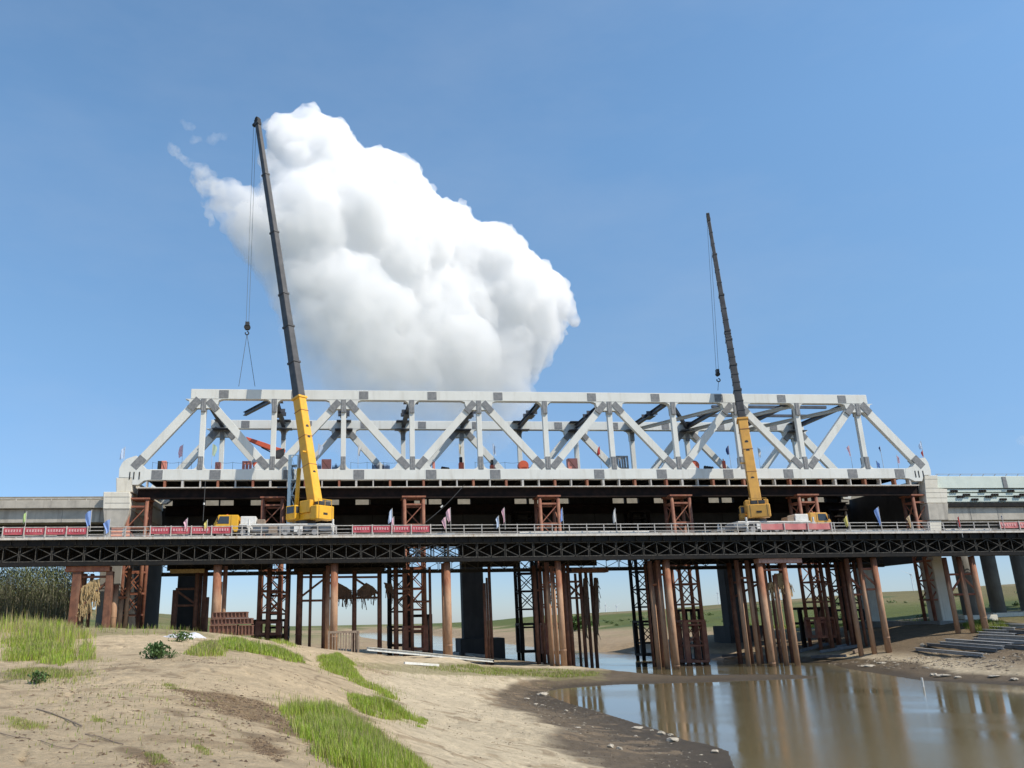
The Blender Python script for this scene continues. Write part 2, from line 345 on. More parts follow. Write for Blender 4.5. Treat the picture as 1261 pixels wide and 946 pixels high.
def gz(x, y):
    x = np.asarray(x, float); y = np.asarray(y, float)
    a = np.degrees(np.arctan2(x, y)); r = np.hypot(x, y)
    fa = np.interp(a, AZN, np.arange(len(AZN))); fr_ = np.interp(r, RN, np.arange(len(RN)))
    i = np.clip(fr_.astype(int), 0, len(RN) - 2); j = np.clip(fa.astype(int), 0, len(AZN) - 2); f = fr_ - i; g = fa - j
    return (GZ[i, j] * (1 - g) + GZ[i, j + 1] * g) * (1 - f) + (GZ[i + 1, j] * (1 - g) + GZ[i + 1, j + 1] * g) * f
RS = np.geomspace(4, 400, 1500)
def G(px, py):                                # the ground point seen at a pixel
    d = ray(px, py); h = math.hypot(d[0], d[1])
    x, y, z = d[0] / h * RS, d[1] / h * RS, d[2] / h * RS + CZ
    b = np.where(z <= gz(x, y))[0]
    i = b[0] if len(b) else len(RS) - 1
    return np.array([x[i], y[i], float(gz(x[i], y[i]))])
def world_poly(pts): return np.array([G(x, y)[:2] for x, y in pts])
# colours that belong to the ground itself: dry sand, damp bank, wet mud, turf
def poly_mask(poly, soft):
    ins = poly_in(poly, GX, GY); bb = (GX > poly[:, 0].min() - 8) & (GX < poly[:, 0].max() + 8) & (GY > poly[:, 1].min() - 8) & (GY < poly[:, 1].max() + 8)
    out = np.zeros(GX.shape)
    x, y = GX[bb], GY[bb]
    d = poly_dist(poly, x, y) * np.where(ins[bb], 1, -1) + vnoise(x, y, .9, 11) * soft * 1.6 + vnoise(x, y, .3, 12) * soft * .8
    out[bb] = sstep(-soft * .4, soft * .4, d); return out
def lerp(a, b, k): return a * (1 - k[..., None]) + np.array(b) * k[..., None]
C = np.zeros(GX.shape + (3,)) + np.array((.55, .43, .275))
bank = sstep(2.6, 1.6, GZ) * (RR < 110)
C = lerp(C, (.60, .50, .345), bank)                                         # paler beach below the bank
wetn = vnoise(GX, GY, 5, 21) * .14 + vnoise(GX, GY, 1.2, 22) * .08 + vnoise(GX, GY, 22, 23) * .1
wet = sstep(.62, .40, GZ + wetn) * (RR < 140) * (GX - .1 * GY > -6)
C = lerp(C, (.16, .12, .075), wet)
C = lerp(C, (.085, .065, .042), sstep(.22, .02, GZ + wetn * .4) * (RR < 140))
right = (GX - .1 * GY > 18) & (RR > 40) & (RR < 140)
C = lerp(C, (.20, .15, .095), sstep(.5, 1.4, GZ) * right)
tn_ = sstep(118, 150, RR + vnoise(GX, GY, 25, 31) * 30)
turf = tn_ * sstep(1.6, 3.6, GZ + vnoise(GX, GY, 12, 32) * 1.6)
C = lerp(C, (.36, .27, .17), tn_ * (1 - turf))
C = lerp(C, (.11, .135, .035), turf)
hillk = sstep(5.5, 9.5, GZ + vnoise(GX, GY, 40, 33) * 5)
C = lerp(C, (.19, .165, .075), hillk * turf)
C = lerp(C, (.085, .12, .042), turf * sstep(.12, .3, vnoise(GX, GY, 18, 34)) * .8)
C = lerp(C, (.26, .21, .12), turf * hillk * sstep(.15, .35, vnoise(GX, GY, 30, 35)) * .8)
PATCH = {}
CRUST = [(205, 848), (250, 852), (300, 858), (345, 872), (372, 895), (360, 915), (330, 905), (290, 885), (240, 872)]
for pts, col, soft in (
        (CRUST, (.20, .125, .06), .8),
        ([(300, 905), (330, 915), (355, 930), (340, 934), (312, 920)], (.22, .15, .08), .4),
        ([(155, 922), (185, 925), (215, 940), (205, 946), (165, 940)], (.22, .15, .085), .35),
        ([(0, 828), (60, 824), (110, 830), (60, 838), (0, 840)], (.22, .19, .095), .7),
        ([(85, 772), (255, 772), (255, 784), (85, 786)], (.24, .22, .10), .9),
        ([(430, 815), (610, 820), (745, 828), (740, 836), (600, 832), (440, 820)], (.26, .23, .115), .9),
        ([(350, 865), (440, 875), (500, 925), (525, 946), (430, 946), (370, 905)], (.20, .17, .075), .6),
        ([(260, 788), (375, 808), (375, 818), (230, 800)], (.21, .18, .08), .6)):
    C = lerp(C, col, poly_mask(world_poly(pts), soft) * .7)
crk = sstep(.86, .97, 1 - np.abs(vnoise(GX + GY * .8, GY * .5 - GX * .3, 2.4, 51) + .4 * vnoise(GX, GY, .6, 52)) * 2) * sstep(.05, .2, vnoise(GX, GY, 4, 53)) * (RR < 60)
C = lerp(C, (.22, .155, .09), crk * .6)
sp = sstep(.20, .33, vnoise(GX, GY, .55, 41) * .6 + vnoise(GX, GY, 3.5, 42) * .55) * (RR < 70) * (GX - .1 * GY < 6)
C = lerp(C, (.31, .225, .135), sp * .6)
nr, na = GX.shape
V = np.stack([GX, GY, GZ], -1).reshape(-1, 3)
idx = np.arange(nr * na).reshape(nr, na)
Fq = np.stack([idx[:-1, :-1], idx[:-1, 1:], idx[1:, 1:], idx[1:, :-1]], -1).reshape(-1, 4)[:, ::-1]
me = bpy.data.meshes.new('ground')
me.vertices.add(len(V)); me.vertices.foreach_set('co', V.ravel())
me.loops.add(Fq.size); me.loops.foreach_set('vertex_index', Fq.ravel().astype(np.int32))
me.polygons.add(len(Fq)); me.polygons.foreach_set('loop_start', np.arange(0, Fq.size, 4, dtype=np.int32)); me.polygons.foreach_set('use_smooth', np.ones(len(Fq), bool))
me.update(calc_edges=True)
ca = me.color_attributes.new('soil', 'FLOAT_COLOR', 'POINT')
ca.data.foreach_set('color', np.concatenate([C.reshape(-1, 3), wet.reshape(-1, 1)], 1).ravel().astype(np.float32))
ground = bpy.data.objects.new('ground', me); COL.objects.link(ground); tag(ground, kind='structure')
def ground_mat():
    m, n, L, b = mat_base('sandy_river_soil')
    at = n.new('ShaderNodeAttribute'); at.attribute_name = 'soil'
    f1 = ramp(n, L, noise(n, L, 1.6, 8, .7), .3, .75, .72, 1.22)
    f2 = ramp(n, L, noise(n, L, 14, 6, .7), .25, .8, .82, 1.16)
    fine = ramp(n, L, noise(n, L, 9, 6, .75), .60, .68)
    spots = ramp(n, L, noise(n, L, .55, 4, .6), .42, .6)
    mk = n.new('ShaderNodeMath'); mk.operation = 'MULTIPLY'; L.new(fine, mk.inputs[0]); L.new(spots, mk.inputs[1])
    f3 = ramp(n, L, noise(n, L, .06, 6, .65), .3, .7, .84, 1.14)
    mu = n.new('ShaderNodeMath'); mu.operation = 'MULTIPLY'; L.new(f1, mu.inputs[0]); L.new(f2, mu.inputs[1])
    mu2 = n.new('ShaderNodeMath'); mu2.operation = 'MULTIPLY'; L.new(mu.outputs[0], mu2.inputs[0]); L.new(f3, mu2.inputs[1])
    vm = n.new('ShaderNodeVectorMath'); vm.operation = 'SCALE'; L.new(at.outputs['Color'], vm.inputs[0]); L.new(mu2.outputs[0], vm.inputs['Scale'])
    L.new(mixc(n, L, vm.outputs[0], mixc(n, L, vm.outputs[0], (.42, .40, .36), .6, 'MULTIPLY'), mk.outputs[0]), b.inputs['Base Color'])
    L.new(ramp(n, L, at.outputs['Alpha'], 0, 1, .95, .55), b.inputs['Roughness']); b.inputs['Specular IOR Level'].default_value = .25
    bp = n.new('ShaderNodeBump'); bp.inputs['Strength'].default_value = 1.0; bp.inputs['Distance'].default_value = .13
    ad = n.new('ShaderNodeMath'); ad.operation = 'ADD'; L.new(noise(n, L, 4.5, 10, .74), ad.inputs[0]); L.new(noise(n, L, 1.0, 4, .6, (2.2, 9, 2)), ad.inputs[1])
    L.new(ad.outputs[0], bp.inputs['Height']); L.new(bp.outputs[0], b.inputs['Normal'])
    return m
me.materials.append(ground_mat())

# ---------------------------------------------------------------- river
def water_mat():
    m, n, L, b = mat_base('silty_river_water')
    b.inputs['Base Color'].default_value = (.155, .128, .07, 1); b.inputs['Roughness'].default_value = .055; b.inputs['IOR'].default_value = 1.333
    bp = n.new('ShaderNodeBump'); bp.inputs['Strength'].default_value = .26; bp.inputs['Distance'].default_value = .03
    calm = ramp(n, L, noise(n, L, .07, 3), .40, .56, .12, 1)
    mu = n.new('ShaderNodeMath'); mu.operation = 'MULTIPLY'; L.new(noise(n, L, 4.5, 5, .6, (1, 2.2, 1)), mu.inputs[0]); L.new(calm, mu.inputs[1])
    L.new(mu.outputs[0], bp.inputs['Height']); L.new(bp.outputs[0], b.inputs['Normal'])
    return m
wm = MB(); wm.add([(-1500, -200, 0), (1500, -200, 0), (1500, 1500, 0), (-1500, 1500, 0)], [(0, 1, 2, 3)])
wo = wm.build('water', water_mat()); tag(wo, kind='structure')

# ================================================================ THE STEEL TRUSS BRIDGE
ZB0, ZB1, ZT0, ZT1 = 21.35, 22.6, 31.0, 32.2
bridge = thing('truss_bridge', 'white steel truss bridge with grey bolted splices spanning high over the river', 'bridge', BR.w(0, 0, ZB0))
def arc(cx, cz, r, a0, a1, n=6): return [(cx + r * math.cos(R(a0 + (a1 - a0) * i / n)), cz + r * math.sin(R(a0 + (a1 - a0) * i / n))) for i in range(n + 1)]
def px_u(px, py, v=0): return BR.uz(px, py, v)[0]
CH_T = [276, 365, 448, 532, 613, 728, 806, 884, 961, 1035]
CH_B = [193.5, 265, 355.5, 442, 531, 610, 738, 815, 897, 971, 1050, 1108]
def splice(fr, u0, u1, v0, v1, z0, z1): MB().fbox(fr, u0, u1, v0 - .035, v1 + .035, z0, z1).build('splice_plate', M['splice'], bridge, .01)
def truss(v0, v1, du, sp_t, sp_b):
    U = [-26.97 + 8.19 * k + du for k in range(11)]; vm = (v0 + v1) / 2
    MB().fbox(BR, U[0] - 1.55, U[10] + 1.45, v0, v1, ZT0, ZT1).build('top_chord', M['white'], bridge, .03)
    MB().fbox(BR, U[0] - 5.6, U[10] + 5.6, v0, v1, ZB0, ZB1).build('bottom_chord', M['white'], bridge, .03)
    for u in sp_t: splice(BR, u - .55, u + .55, v0, v1, ZT0 + .12, ZT1 - .12)
    for u in sp_b: splice(BR, u - .62, u + .62, v0, v1, ZB0 + .1, ZB1 - .1)
    gv0, gv1 = v0 + .03, v1 - .03
    for k, u in enumerate(U):
        dn_t = k % 2 == 0
        # gussets under the top chord and over the bottom chord, with rounded throats
        if dn_t:
            p = [(u - 2.15, ZT0)] + [(u - 1.72, ZT0 - .16), (u - 1.62, ZT0 - .62), (u - 1.0, ZT0 - 1.12), (u + 1.0, ZT0 - 1.12), (u + 1.62, ZT0 - .62), (u + 1.72, ZT0 - .16)] + [(u + 2.15, ZT0)]
            q = [(u - .95, ZB1)] + arc(u - .95, ZB1 + .62, .62, -90, 0)[1:] + arc(u + .95, ZB1 + .62, .62, 180, 270)
        else:
            p = [(u - 1.05, ZT0)] + arc(u - 1.05, ZT0 - .72, .72, 90, 0)[1:] + arc(u + 1.05, ZT0 - .72, .72, 180, 90)
            q = [(u - 2.7, ZB1)] + arc(u - 2.7, ZB1 + .8, .8, -90, -20)[1:] + [(u - 1.5, ZB1 + 1.05), (u - .9, ZB1 + 1.2), (u + .9, ZB1 + 1.2), (u + 1.5, ZB1 + 1.05)] + arc(u + 2.7, ZB1 + .8, .8, 200, 270)
        MB().prism(BR, p, gv0, gv1).build('gusset_plate', M['white'], bridge)
        MB().prism(BR, q, gv0, gv1).build('gusset_plate', M['white'], bridge)
        MB().fbox(BR, u - .3, u + .3, vm - .27, vm + .27, ZB1 + .01, ZT0 - .01).build('vertical_post', M['white'], bridge, .02)
        for z0, z1 in ((ZT0 - 1.55, ZT0 + .05), (ZB1 - .05, ZB1 + 1.5)):
            MB().fbox(BR, u - .29, u + .29, v0 - .04, v1 + .04, z0, z1).build('splice_plate', M['splice'], bridge, .01)
            for o_ in (-.13, .13): MB().fbox(BR, u + o_ - .045, u + o_ + .045, v0 - .055, v0 - .04, z0 + .12, z1 - .12).build('cover_strip', M['greymetal'], bridge)
    dd = [(U[k] + 1.05 * (1 if True else 0), ZB1 + .75, U[k + 1] - 1.05, ZT0 - .75) if k % 2 else (U[k] + 1.05, ZT0 - .75, U[k + 1] - 1.05, ZB1 + .75) for k in range(10)]
    dd = [(a, b, c, d, .86) for a, b, c, d in dd]
    dd += [(U[0] - 6.9, ZB1 + .8, U[0] - 1.05, ZT0 - .62, 1.02), (U[10] + 6.9, ZB1 + .8, U[10] + 1.05, ZT0 - .62, 1.02)]
    for a, b, c, d, wd in dd:
        A_, B_ = BR.w(a, vm, b), BR.w(c, vm, d); dr = unit(B_ - A_)
        MB().beam(A_ - dr * .7, B_ + dr * .7, .58, wd, up=np.cross(BR.ev, dr)).build('end_post' if wd > 1 else 'diagonal_member', M['white'], bridge, .02)
        for q in (A_, B_): MB().beam(q - dr * .78, q + dr * .78, (v1 - v0) + .07, wd - .08, up=np.cross(BR.ev, dr)).build('splice_plate', M['splice'], bridge, .01)
    return U
UF = truss(0, .85, 0, [px_u(x, 482) for x in CH_T], [px_u(x, 583) for x in CH_B])
UR = truss(15.15, 16.0, 0., [px_u(x, 522, 14.9) for x in (302, 379, 449, 520, 586.5, 688, 757, 820, 888, 953)], [-23.6 + 8.19 * k for k in range(11)])
# bearing ends of both trusses
EL = [(146.2, 588), (147, 577), (150.5, 570), (155.8, 565.2), (162, 563), (168, 561.2), (176, 573.4), (180, 577.6), (187, 578.6), (187, 590.4), (177, 592), (170, 597), (162.7, 597), (162.7, 588.3)]
ER = [(1115, 577), (1124, 574.5), (1127, 570), (1132, 564.5), (1139, 563.6), (1142.9, 569.7), (1146, 579), (1146.6, 584.8), (1137.7, 585.3), (1135.6, 592.5), (1126.7, 592.5), (1120, 589.4), (1115, 588.8)]
for v0, du in ((-.015, 0), (15.135, 0)):
    for P_ in (EL, ER):
        pu = [(BR.uz(x, y, 0)[0] + du, BR.uz(x, y, 0)[1]) for x, y in P_]
        MB().prism(BR, pu, v0, v0 + .88).build('bearing_end', M['white'], bridge)
        ue = sum(p[0] for p in pu) / len(pu)
        for dx in (-.55, -.1, .5):
            MB().fbox(BR, ue + dx - .05, ue + dx + .05, v0 - .04, v0, ZB0 + .1, ZB0 + .95).build('stiffener_slot', M['dark'], bridge)
# lateral frames between the two trusses
def strut(ka, kb, wd=.5, ht=.55, mat='cross', dz=0, fr=0, to=1):
    a = BR.w(UF[ka] if isinstance(ka, int) else ka, .87, ZT0 + .45 + dz); b = BR.w(UR[kb] if isinstance(kb, int) else kb, 15.13, ZT0 + .45 + dz)
    p, q = a + (b - a) * fr, a + (b - a) * to
    m = MB().ibeam(p, q, wd, ht, t=.07); o = m.build('cross_strut', M[mat], bridge); return a, b
for k in range(11):
    a, b = strut(k, k)
    mid = (a + b) / 2; d = unit(b - a)
    if k not in (0, 8, 9, 10):
        for s in (-.9, .9): MB().beam(mid + d * s - BR.eu * .75, mid + d * s + BR.eu * .75, .1, .5).build('bracket', M['cross'], bridge)
        MB().beam(mid - d * 1.1 - ZH * .42, mid + d * 1.1 - ZH * .42, .9, .07).build('bracket', M['cross'], bridge)
    MB().fbox(BR, UR[k] - 1.2, UR[k] + 1.2, 13.9, 15.13, ZT0 - .28, ZT0 - .18).build('connection_plate', M['cross'], bridge)
    MB().fbox(BR, UR[k] - 1.0, UR[k] + 1.0, 14.0, 15.13, ZT0 + .95, ZT0 + 1.02).build('connection_plate', M['cross'], bridge)
    MB().fbox(BR, UF[k] - .9, UF[k] + .9, .87, 1.9, ZT0 + .0, ZT0 + .08).build('connection_plate', M['cross'], bridge)
for ka, kb, mt in ((8, 9, 'cross'), (9, 8, 'white'), (9, 10, 'cross'), (10, 9, 'white'), (7, 8, 'cross'), (8, 7, 'white')):
    strut(ka, kb, .42, .42, mt, dz=-.05 if mt == 'cross' else -.55)
strut(1, 0, .45, .5, dz=-.05, fr=0, to=.55)
for v in (5.5, 10.2): MB().beam(BR.w(UF[8] - .5, v, ZT0 + .95), BR.w(UF[10] - .8, v, ZT0 + .95), .35, .35).build('lateral_brace', M['cross'], bridge)
# floor, its pale steel coloured near black for shade under the deck
fl = MB().fbox(BR, -33.2, 61.2, .88, 15.12, 22.2, 22.32).build('deck_plate', M['dark'], bridge)
for i, u in enumerate(np.arange(-32.9, 61, 2.73)):
    MB().ibeam(BR.w(u, .87, 21.85), BR.w(u, 15.13, 21.85), .3, .66, t=.05).build('floor_beam', M['dark'], bridge)

MB().fbox(BR, -33.2, 61.2, 14.7, 14.8, 21.2, 22.15).build('shade_strip', M['dark'], bridge)  # dark strip added in place of shade on the far chord's inner face
# sliding beams on which the truss was launched, and their packing posts
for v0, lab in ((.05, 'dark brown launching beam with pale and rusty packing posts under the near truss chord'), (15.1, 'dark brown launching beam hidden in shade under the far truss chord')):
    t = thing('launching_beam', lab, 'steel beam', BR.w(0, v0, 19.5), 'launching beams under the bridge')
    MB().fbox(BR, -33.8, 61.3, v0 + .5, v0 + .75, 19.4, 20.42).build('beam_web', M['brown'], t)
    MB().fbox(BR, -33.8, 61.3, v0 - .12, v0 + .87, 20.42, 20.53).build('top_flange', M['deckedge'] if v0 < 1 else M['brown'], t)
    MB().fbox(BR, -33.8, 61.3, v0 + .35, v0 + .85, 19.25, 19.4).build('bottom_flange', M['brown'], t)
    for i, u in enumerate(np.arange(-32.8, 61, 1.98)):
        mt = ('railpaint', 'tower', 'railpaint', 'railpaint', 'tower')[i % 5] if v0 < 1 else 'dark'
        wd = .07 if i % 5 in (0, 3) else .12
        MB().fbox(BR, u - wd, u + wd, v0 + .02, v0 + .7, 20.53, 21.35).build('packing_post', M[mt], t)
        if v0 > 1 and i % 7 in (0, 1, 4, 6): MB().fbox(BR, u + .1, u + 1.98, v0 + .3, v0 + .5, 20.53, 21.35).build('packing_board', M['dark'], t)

# ================================================================ PIERS, OLD BRIDGE, APPROACHES
def gzz(p): return float(gz(p[0], p[1]))
pr = thing('bridge_pier', 'pale stepped concrete pier carrying the truss beside the long weathered viaduct', 'bridge pier', BR.w(-35.5, 0, 4.5), 'piers of the truss bridge')
MB().prism(BR, [BR.uz(x, y) for x, y in ((143, 588.4), (162.6, 588.4), (162.6, 606), (143, 606))], 0, 16.5).build('bearing_block', M['cream'], pr, .05)
MB().prism(BR, [BR.uz(x, y) for x, y in ((128, 606.2), (160.5, 606.2), (161, 620), (160.3, 627), (127.2, 627))], -.2, 16.7).build('pier_head', M['cream'], pr, .05)
MB().prism(BR, [BR.uz(x, y) for x, y in ((127.2, 627.3), (160.3, 627.3), (159.0, 633), (155.5, 642), (152, 650.2), (129, 650.2))], -.17, 16.67).build('pier_head_base', M['concrete'], pr, .05)
MB().fbox(BR, -37, -34.7, 0, 1.6, 2.5, 15.95).build('pier_shaft', M['greyconc'], pr, .05)
MB().fbox(BR, -36.95, -34.5, 1.6, 19.5, 2.5, 15.9).build('pier_wall', M['shadeconc'], pr, .05)  # wall behind the front coloured dark for the shade under the truss
for y in (612, 619.5, 627): MB().beam(BR.px(129, y, -.21), BR.px(160, y, -.21), .02, .035).build('joint_line', M['greyconc'], pr)
pr = thing('bridge_pier', 'pale stepped concrete pier with two columns carrying the truss beside the pale green girder', 'bridge pier', BR.w(62, 0, 4.7), 'piers of the truss bridge')
pp = lambda *q: [BR.uz(x, y) for x, y in q]
MB().prism(BR, pp((1138, 585.6), (1154.5, 585.6), (1155, 601.5), (1166.5, 602.5), (1167, 619.5), (1141, 619.5)), 0, 1.3).build('bearing_block', M['cream'], pr, .04)
MB().prism(BR, pp((1141, 592), (1154, 592), (1154.5, 603), (1166, 604), (1166, 640), (1145, 640)), 1.3, 16.5).build('pier_wall', M['shadeconc'], pr, .04)  # same pier as the pale front, with its inner shade put into the colour
MB().prism(BR, pp((1141.5, 620), (1167.3, 620), (1167.3, 640.5), (1144, 640.5)), -.06, 1.36).build('pier_head', M['concrete'], pr, .05)
MB().prism(BR, pp((1145, 641), (1160.2, 641), (1160.6, 690), (1150, 690)), .1, 1.4).build('cross_wall', M['cream'], pr, .05)
MB().prism(BR, pp((1145.5, 641.2), (1160, 641.2), (1160.4, 690), (1150.4, 690)), 1.4, 16.4).build('cross_wall', M['shadeconc'], pr, .05)
for y0_, y1_, x0_, x1_ in ((590, 590, 1139, 1154), (601, 601, 1139, 1166), (606.5, 606.5, 1140, 1166), (613, 613, 1140, 1166)):
    MB().beam(BR.px(x0_, y0_, -.01), BR.px(x1_, y1_, -.01), .02, .04).build('joint_line', M['concrete'], pr)
u0, z0 = BR.uz(1150.5, 700); 
for v, dv in ((.2, 2.4), (13.9, 2.4)):
    c0 = BR.w(u0 + .9, v + 1, 0)
    MB().fbox(BR, u0, u0 + 2.05, v, v + dv, gzz(c0) - .5, BR.uz(1150, 690)[1]).build('column', M['cream'], pr, .06)
MB().fbox(BR, u0 - 1.2, u0 + 3.0, -.8, 17.2, gzz(BR.w(u0, 1, 0)) - 1.2, gzz(BR.w(u0, 1, 0)) + .15).build('footing', M['greyconc'], pr, .05)

# older concrete road bridge just behind
ob = thing('old_road_bridge', 'old dark concrete girder bridge standing in shade right behind the truss', 'bridge', BR.w(0, 16.6, 4))
MB().fbox(BR, -72, 106, 16.6, 19.4, 16.9, 20.45).build('box_girder', M['shadeconc'], ob)
MB().fbox(BR, -72, 106, 24.2, 27.4, 17.2, 20.45).build('box_girder', M['shadeconc'], ob)
MB().fbox(BR, -72, 106, 19.4, 29.2, 20.15, 20.45).build('road_slab', M['shadeconc'], ob)
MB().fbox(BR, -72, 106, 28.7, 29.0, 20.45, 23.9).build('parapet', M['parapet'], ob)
for u in np.arange(-50, 82, 6.2): MB().fbox(BR, u - .04, u + .04, 16.56, 16.6, 16.95, 20.4).build('joint_line', M['dark'], ob)
for x0_, x1_, cap in ((569, 595, 1), (892, 908, 1), (219, 246, 0)):
    ua, ub = BR.uz(x0_, 720, 17.5)[0], BR.uz(x1_, 720, 17.5)[0]
    p = BR.w((ua + ub) / 2, 18, 0); zg = gzz(p)
    MB().fbox(BR, ua, ub, 17.2, 19.4, zg - 1, 17.0).build('pier', M['shadeconc'], ob, .08)
    if cap: MB().fbox(BR, ua - .6, ub + 2.4, 16.2, 21.5, min(zg, 1.0) - 1.5, BR.uz(600, 786, 16)[1] if x0_ < 600 else 3.9).build('pier_footing', M['shadeconc'], ob, .05)

ap = thing('approach_viaduct', 'long weathered concrete viaduct with thin white rail ending at the pale pier', 'viaduct', BR.w(-50, 1, 5))
zz = lambda y: BR.uz(60, y, 1)[1]
MB().fbox(BR, -86, -37.1, .55, 14.2, zz(626.5), zz(617)).build('parapet', M['concrete'], ap, .03)
MB().fbox(BR, -86, -37.1, 1.15, 13.8, zz(643.5), zz(627)).build('girder', M['concrete'], ap, .03)
MB().fbox(BR, -86, -37.1, 3.2, 12.5, zz(650.5), zz(644)).build('soffit_beam', M['shadeconc'], ap)
for u in np.arange(-83, -37.4, 4.1): MB().fbox(BR, u - .025, u + .025, 1.12, 1.15, zz(643), zz(627.5)).build('girder_joint', M['greyconc'], ap)
rl = MB().beam(BR.w(-86, .7, zz(614.6)), BR.w(-37.2, .7, zz(614.6)), .06, .07).build('railing', M['railpaint'], ap)
for u in np.arange(-85, -37.4, 1.9): MB().cyl(BR.w(u, .7, zz(617)), BR.w(u, .7, zz(614.5)), .04, n=6).build('railing_post', M['railpaint'], rl)
for u in (-79, -57): MB().fbox(BR, u - 1, u + 1, 3.4, 11.5, 3, zz(650.5)).build('column', M['greyconc'], ap, .1)

ap = thing('approach_viaduct', 'pale green steel girder over formwork and concrete beams on round dark columns', 'viaduct', BR.w(70, 1, 5))
zz = lambda y: BR.uz(1210, y, .6)[1]
U1, U2 = BR.uz(1155.5, 595, .6)[0] + .05, 112
MB().fbox(BR, U1 - .7, U2, .6, 13.6, zz(601.2), zz(586.5)).build('steel_girder', M['greensteel'], ap, .03)
MB().prism(BR, [BR.uz(x, y, .5) for x, y in ((1234, 587.2), (1238.5, 587.2), (1242, 600.8), (1237, 600.8))], .52, .62).build('splice_plate', M['splice'], ap)
rl = MB().beam(BR.w(U1, .9, zz(583.4)), BR.w(U2, .9, zz(583.4)), .05, .05).build('railing', M['greymetal'], ap)
for u in np.arange(U1, U2, 1.6): MB().beam(BR.w(u, .9, zz(586.5)), BR.w(u + .35, .9, zz(583.2)), .07, .05).build('railing_post', M['greymetal'], rl)
for y0_, y1_ in ((602.4, 605.6), (607.2, 610.6), (612.2, 617.6)):
    MB().fbox(BR, U1 + .6, U2, .75, 1.0, zz(y1_), zz(y0_)).build('formwork_beam', M['greensteel'], ap)
MB().fbox(BR, U1 + .6, U2, 1.1, 1.25, zz(618.5), zz(601.8)).build('formwork_back', M['greensteel'], ap)
rg = random.Random(3)
for i, (y, off) in enumerate(((604.3, 0), (609, 1.6), (611.3, .7), (614.8, 2.6))):
    for u in np.arange(U1 + 1.5 + off, U2, 3.9):
        for j in range(3): MB().fbox(BR, u + j * .32, u + j * .32 + .22, .55, .75, zz(y + 1.6), zz(y - 1.0)).build('formwork_bracket', M['blacktower'], ap)
MB().fbox(BR, U1 + .4, U2, .2, 12.5, zz(624.5), zz(619.8)).build('cap_beam', M['dark'], ap)
MB().fbox(BR, U1 + .3, U2, .6, 12.4, zz(640.5), zz(624.6)).build('concrete_girder', M['concrete'], ap, .03)
for u in np.arange(U1 + 3.5, U2, 3.7): MB().fbox(BR, u - .02, u + .02, .575, .6, zz(640), zz(625)).build('girder_joint', M['greyconc'], ap)
MB().fbox(BR, U1 + .3, U2, 2.4, 11.0, zz(648), zz(640.8)).build('soffit_beam', M['shadeconc'], ap)
for x, yb, v in ((1195, 752, 3.0), (1231, 758, 9.0), (1268, 756, 9.0)):
    u = BR.uz(x, yb, v)[0]; p = BR.w(u, v, 0); zg = gzz(p)
    c = MB().cyl(BR.w(u, v, zg - .5), BR.w(u, v, zz(648)), .88, n=24).build('round_column', M['roundcol'], ap, smooth=True)
    MB().fbox(BR, u - 2.2, u + 2.2, v - 1.6, v + 1.6, zg - .8, zg + .45).build('column_footing', M['cream'], ap, .05)

# ================================================================ TEMPORARY WORKING TRESTLE
ZD = 13.83
TU0, TU1 = -49.5, 76.5
trs = thing('working_trestle', 'long dark steel panel trestle with pale deck edge carrying both cranes', 'trestle bridge', TR.w(0, 0, 11.1))
MB().fbox(TR, TU0, TU1, .05, 8.75, 13.62, 13.8).build('deck_plate', M['greymetal'], trs)
MB().fbox(TR, TU0, TU1, 0, .07, 13.6, ZD).build('deck_edge', M['deckedge'], trs)
MB().fbox(TR, TU0, TU1, .34, .4, 13.02, 13.598).build('edge_channel', M['dark'], trs)
MB().fbox(TR, TU0, TU1, 8.74, 8.8, 13.36, ZD).build('deck_edge', M['deckedge'], trs)
for u in np.arange(TU0 + .7, TU1, 1.5): MB().ibeam(TR.w(u, .1, 13.36), TR.w(u, 8.7, 13.36), .22, .5, t=.03).build('cross_girder', M['dark'], trs)
def panel(u, v, z0=11.5, h=1.52, L_=3.0):
    m = MB(); z1 = z0 + h; a = .05
    P = lambda du, z: TR.w(u + du, v, z)
    for z in (z0 + .05, z1 - .05): m.beam(P(.03, z), P(L_ - .03, z), .14, .09)
    for du in (.07, L_ / 2, L_ - .07): m.beam(P(du, z0 + .1), P(du, z1 - .1), .075, .055, up=TR.eu)
    zm = (z0 + z1) / 2
    for (a0, b0), (a1, b1) in (((.1, zm), (L_ / 2, z1 - .1)), ((L_ / 2, z1 - .1), (L_ - .1, zm)), ((L_ - .1, zm), (L_ / 2, z0 + .1)), ((L_ / 2, z0 + .1), (.1, zm))):
        m.beam(P(a0, b0), P(a1, b1), .06, .045, up=TR.ev)
    return m
for i in range(42):
    u = TU0 + 3 * i
    panel(u, .55).build('truss_panel', M['bailey'], trs)
for i in range(28):
    u = -28.5 + 3 * i
    panel(u, 8.4, 10.78).build('truss_panel', M['bailey'], trs)
for v in (1.0, 2.2, 3.0, 3.45, 5.6):
    m = MB()
    for i in range(42): q = panel(TU0 + 3 * i, v); m.add(q.v, q.f)
    m.build('inner_truss_row', M['dark'], trs)
for a, b in ((TU0, TR.uz(498, 680, 4.3)[0]), (TR.uz(566, 680, 4.3)[0], TU1)): MB().fbox(TR, a, b, 4.2, 4.4, 11.5, 13.3).build('light_blocker', M['dark'], trs)  # added dark sheet shutting out daylight between the panel rows
for v in (.55, 1.0): MB().fbox(TR, TU0, TU1, v - .16, v + .16, 11.12, 11.46).build('bottom_bearer', M['dark'], trs)
for v in (8.4,): MB().fbox(TR, -28.5, 55.5, v - .16, v + .16, 10.46, 10.77).build('bottom_bearer', M['dark'], trs)
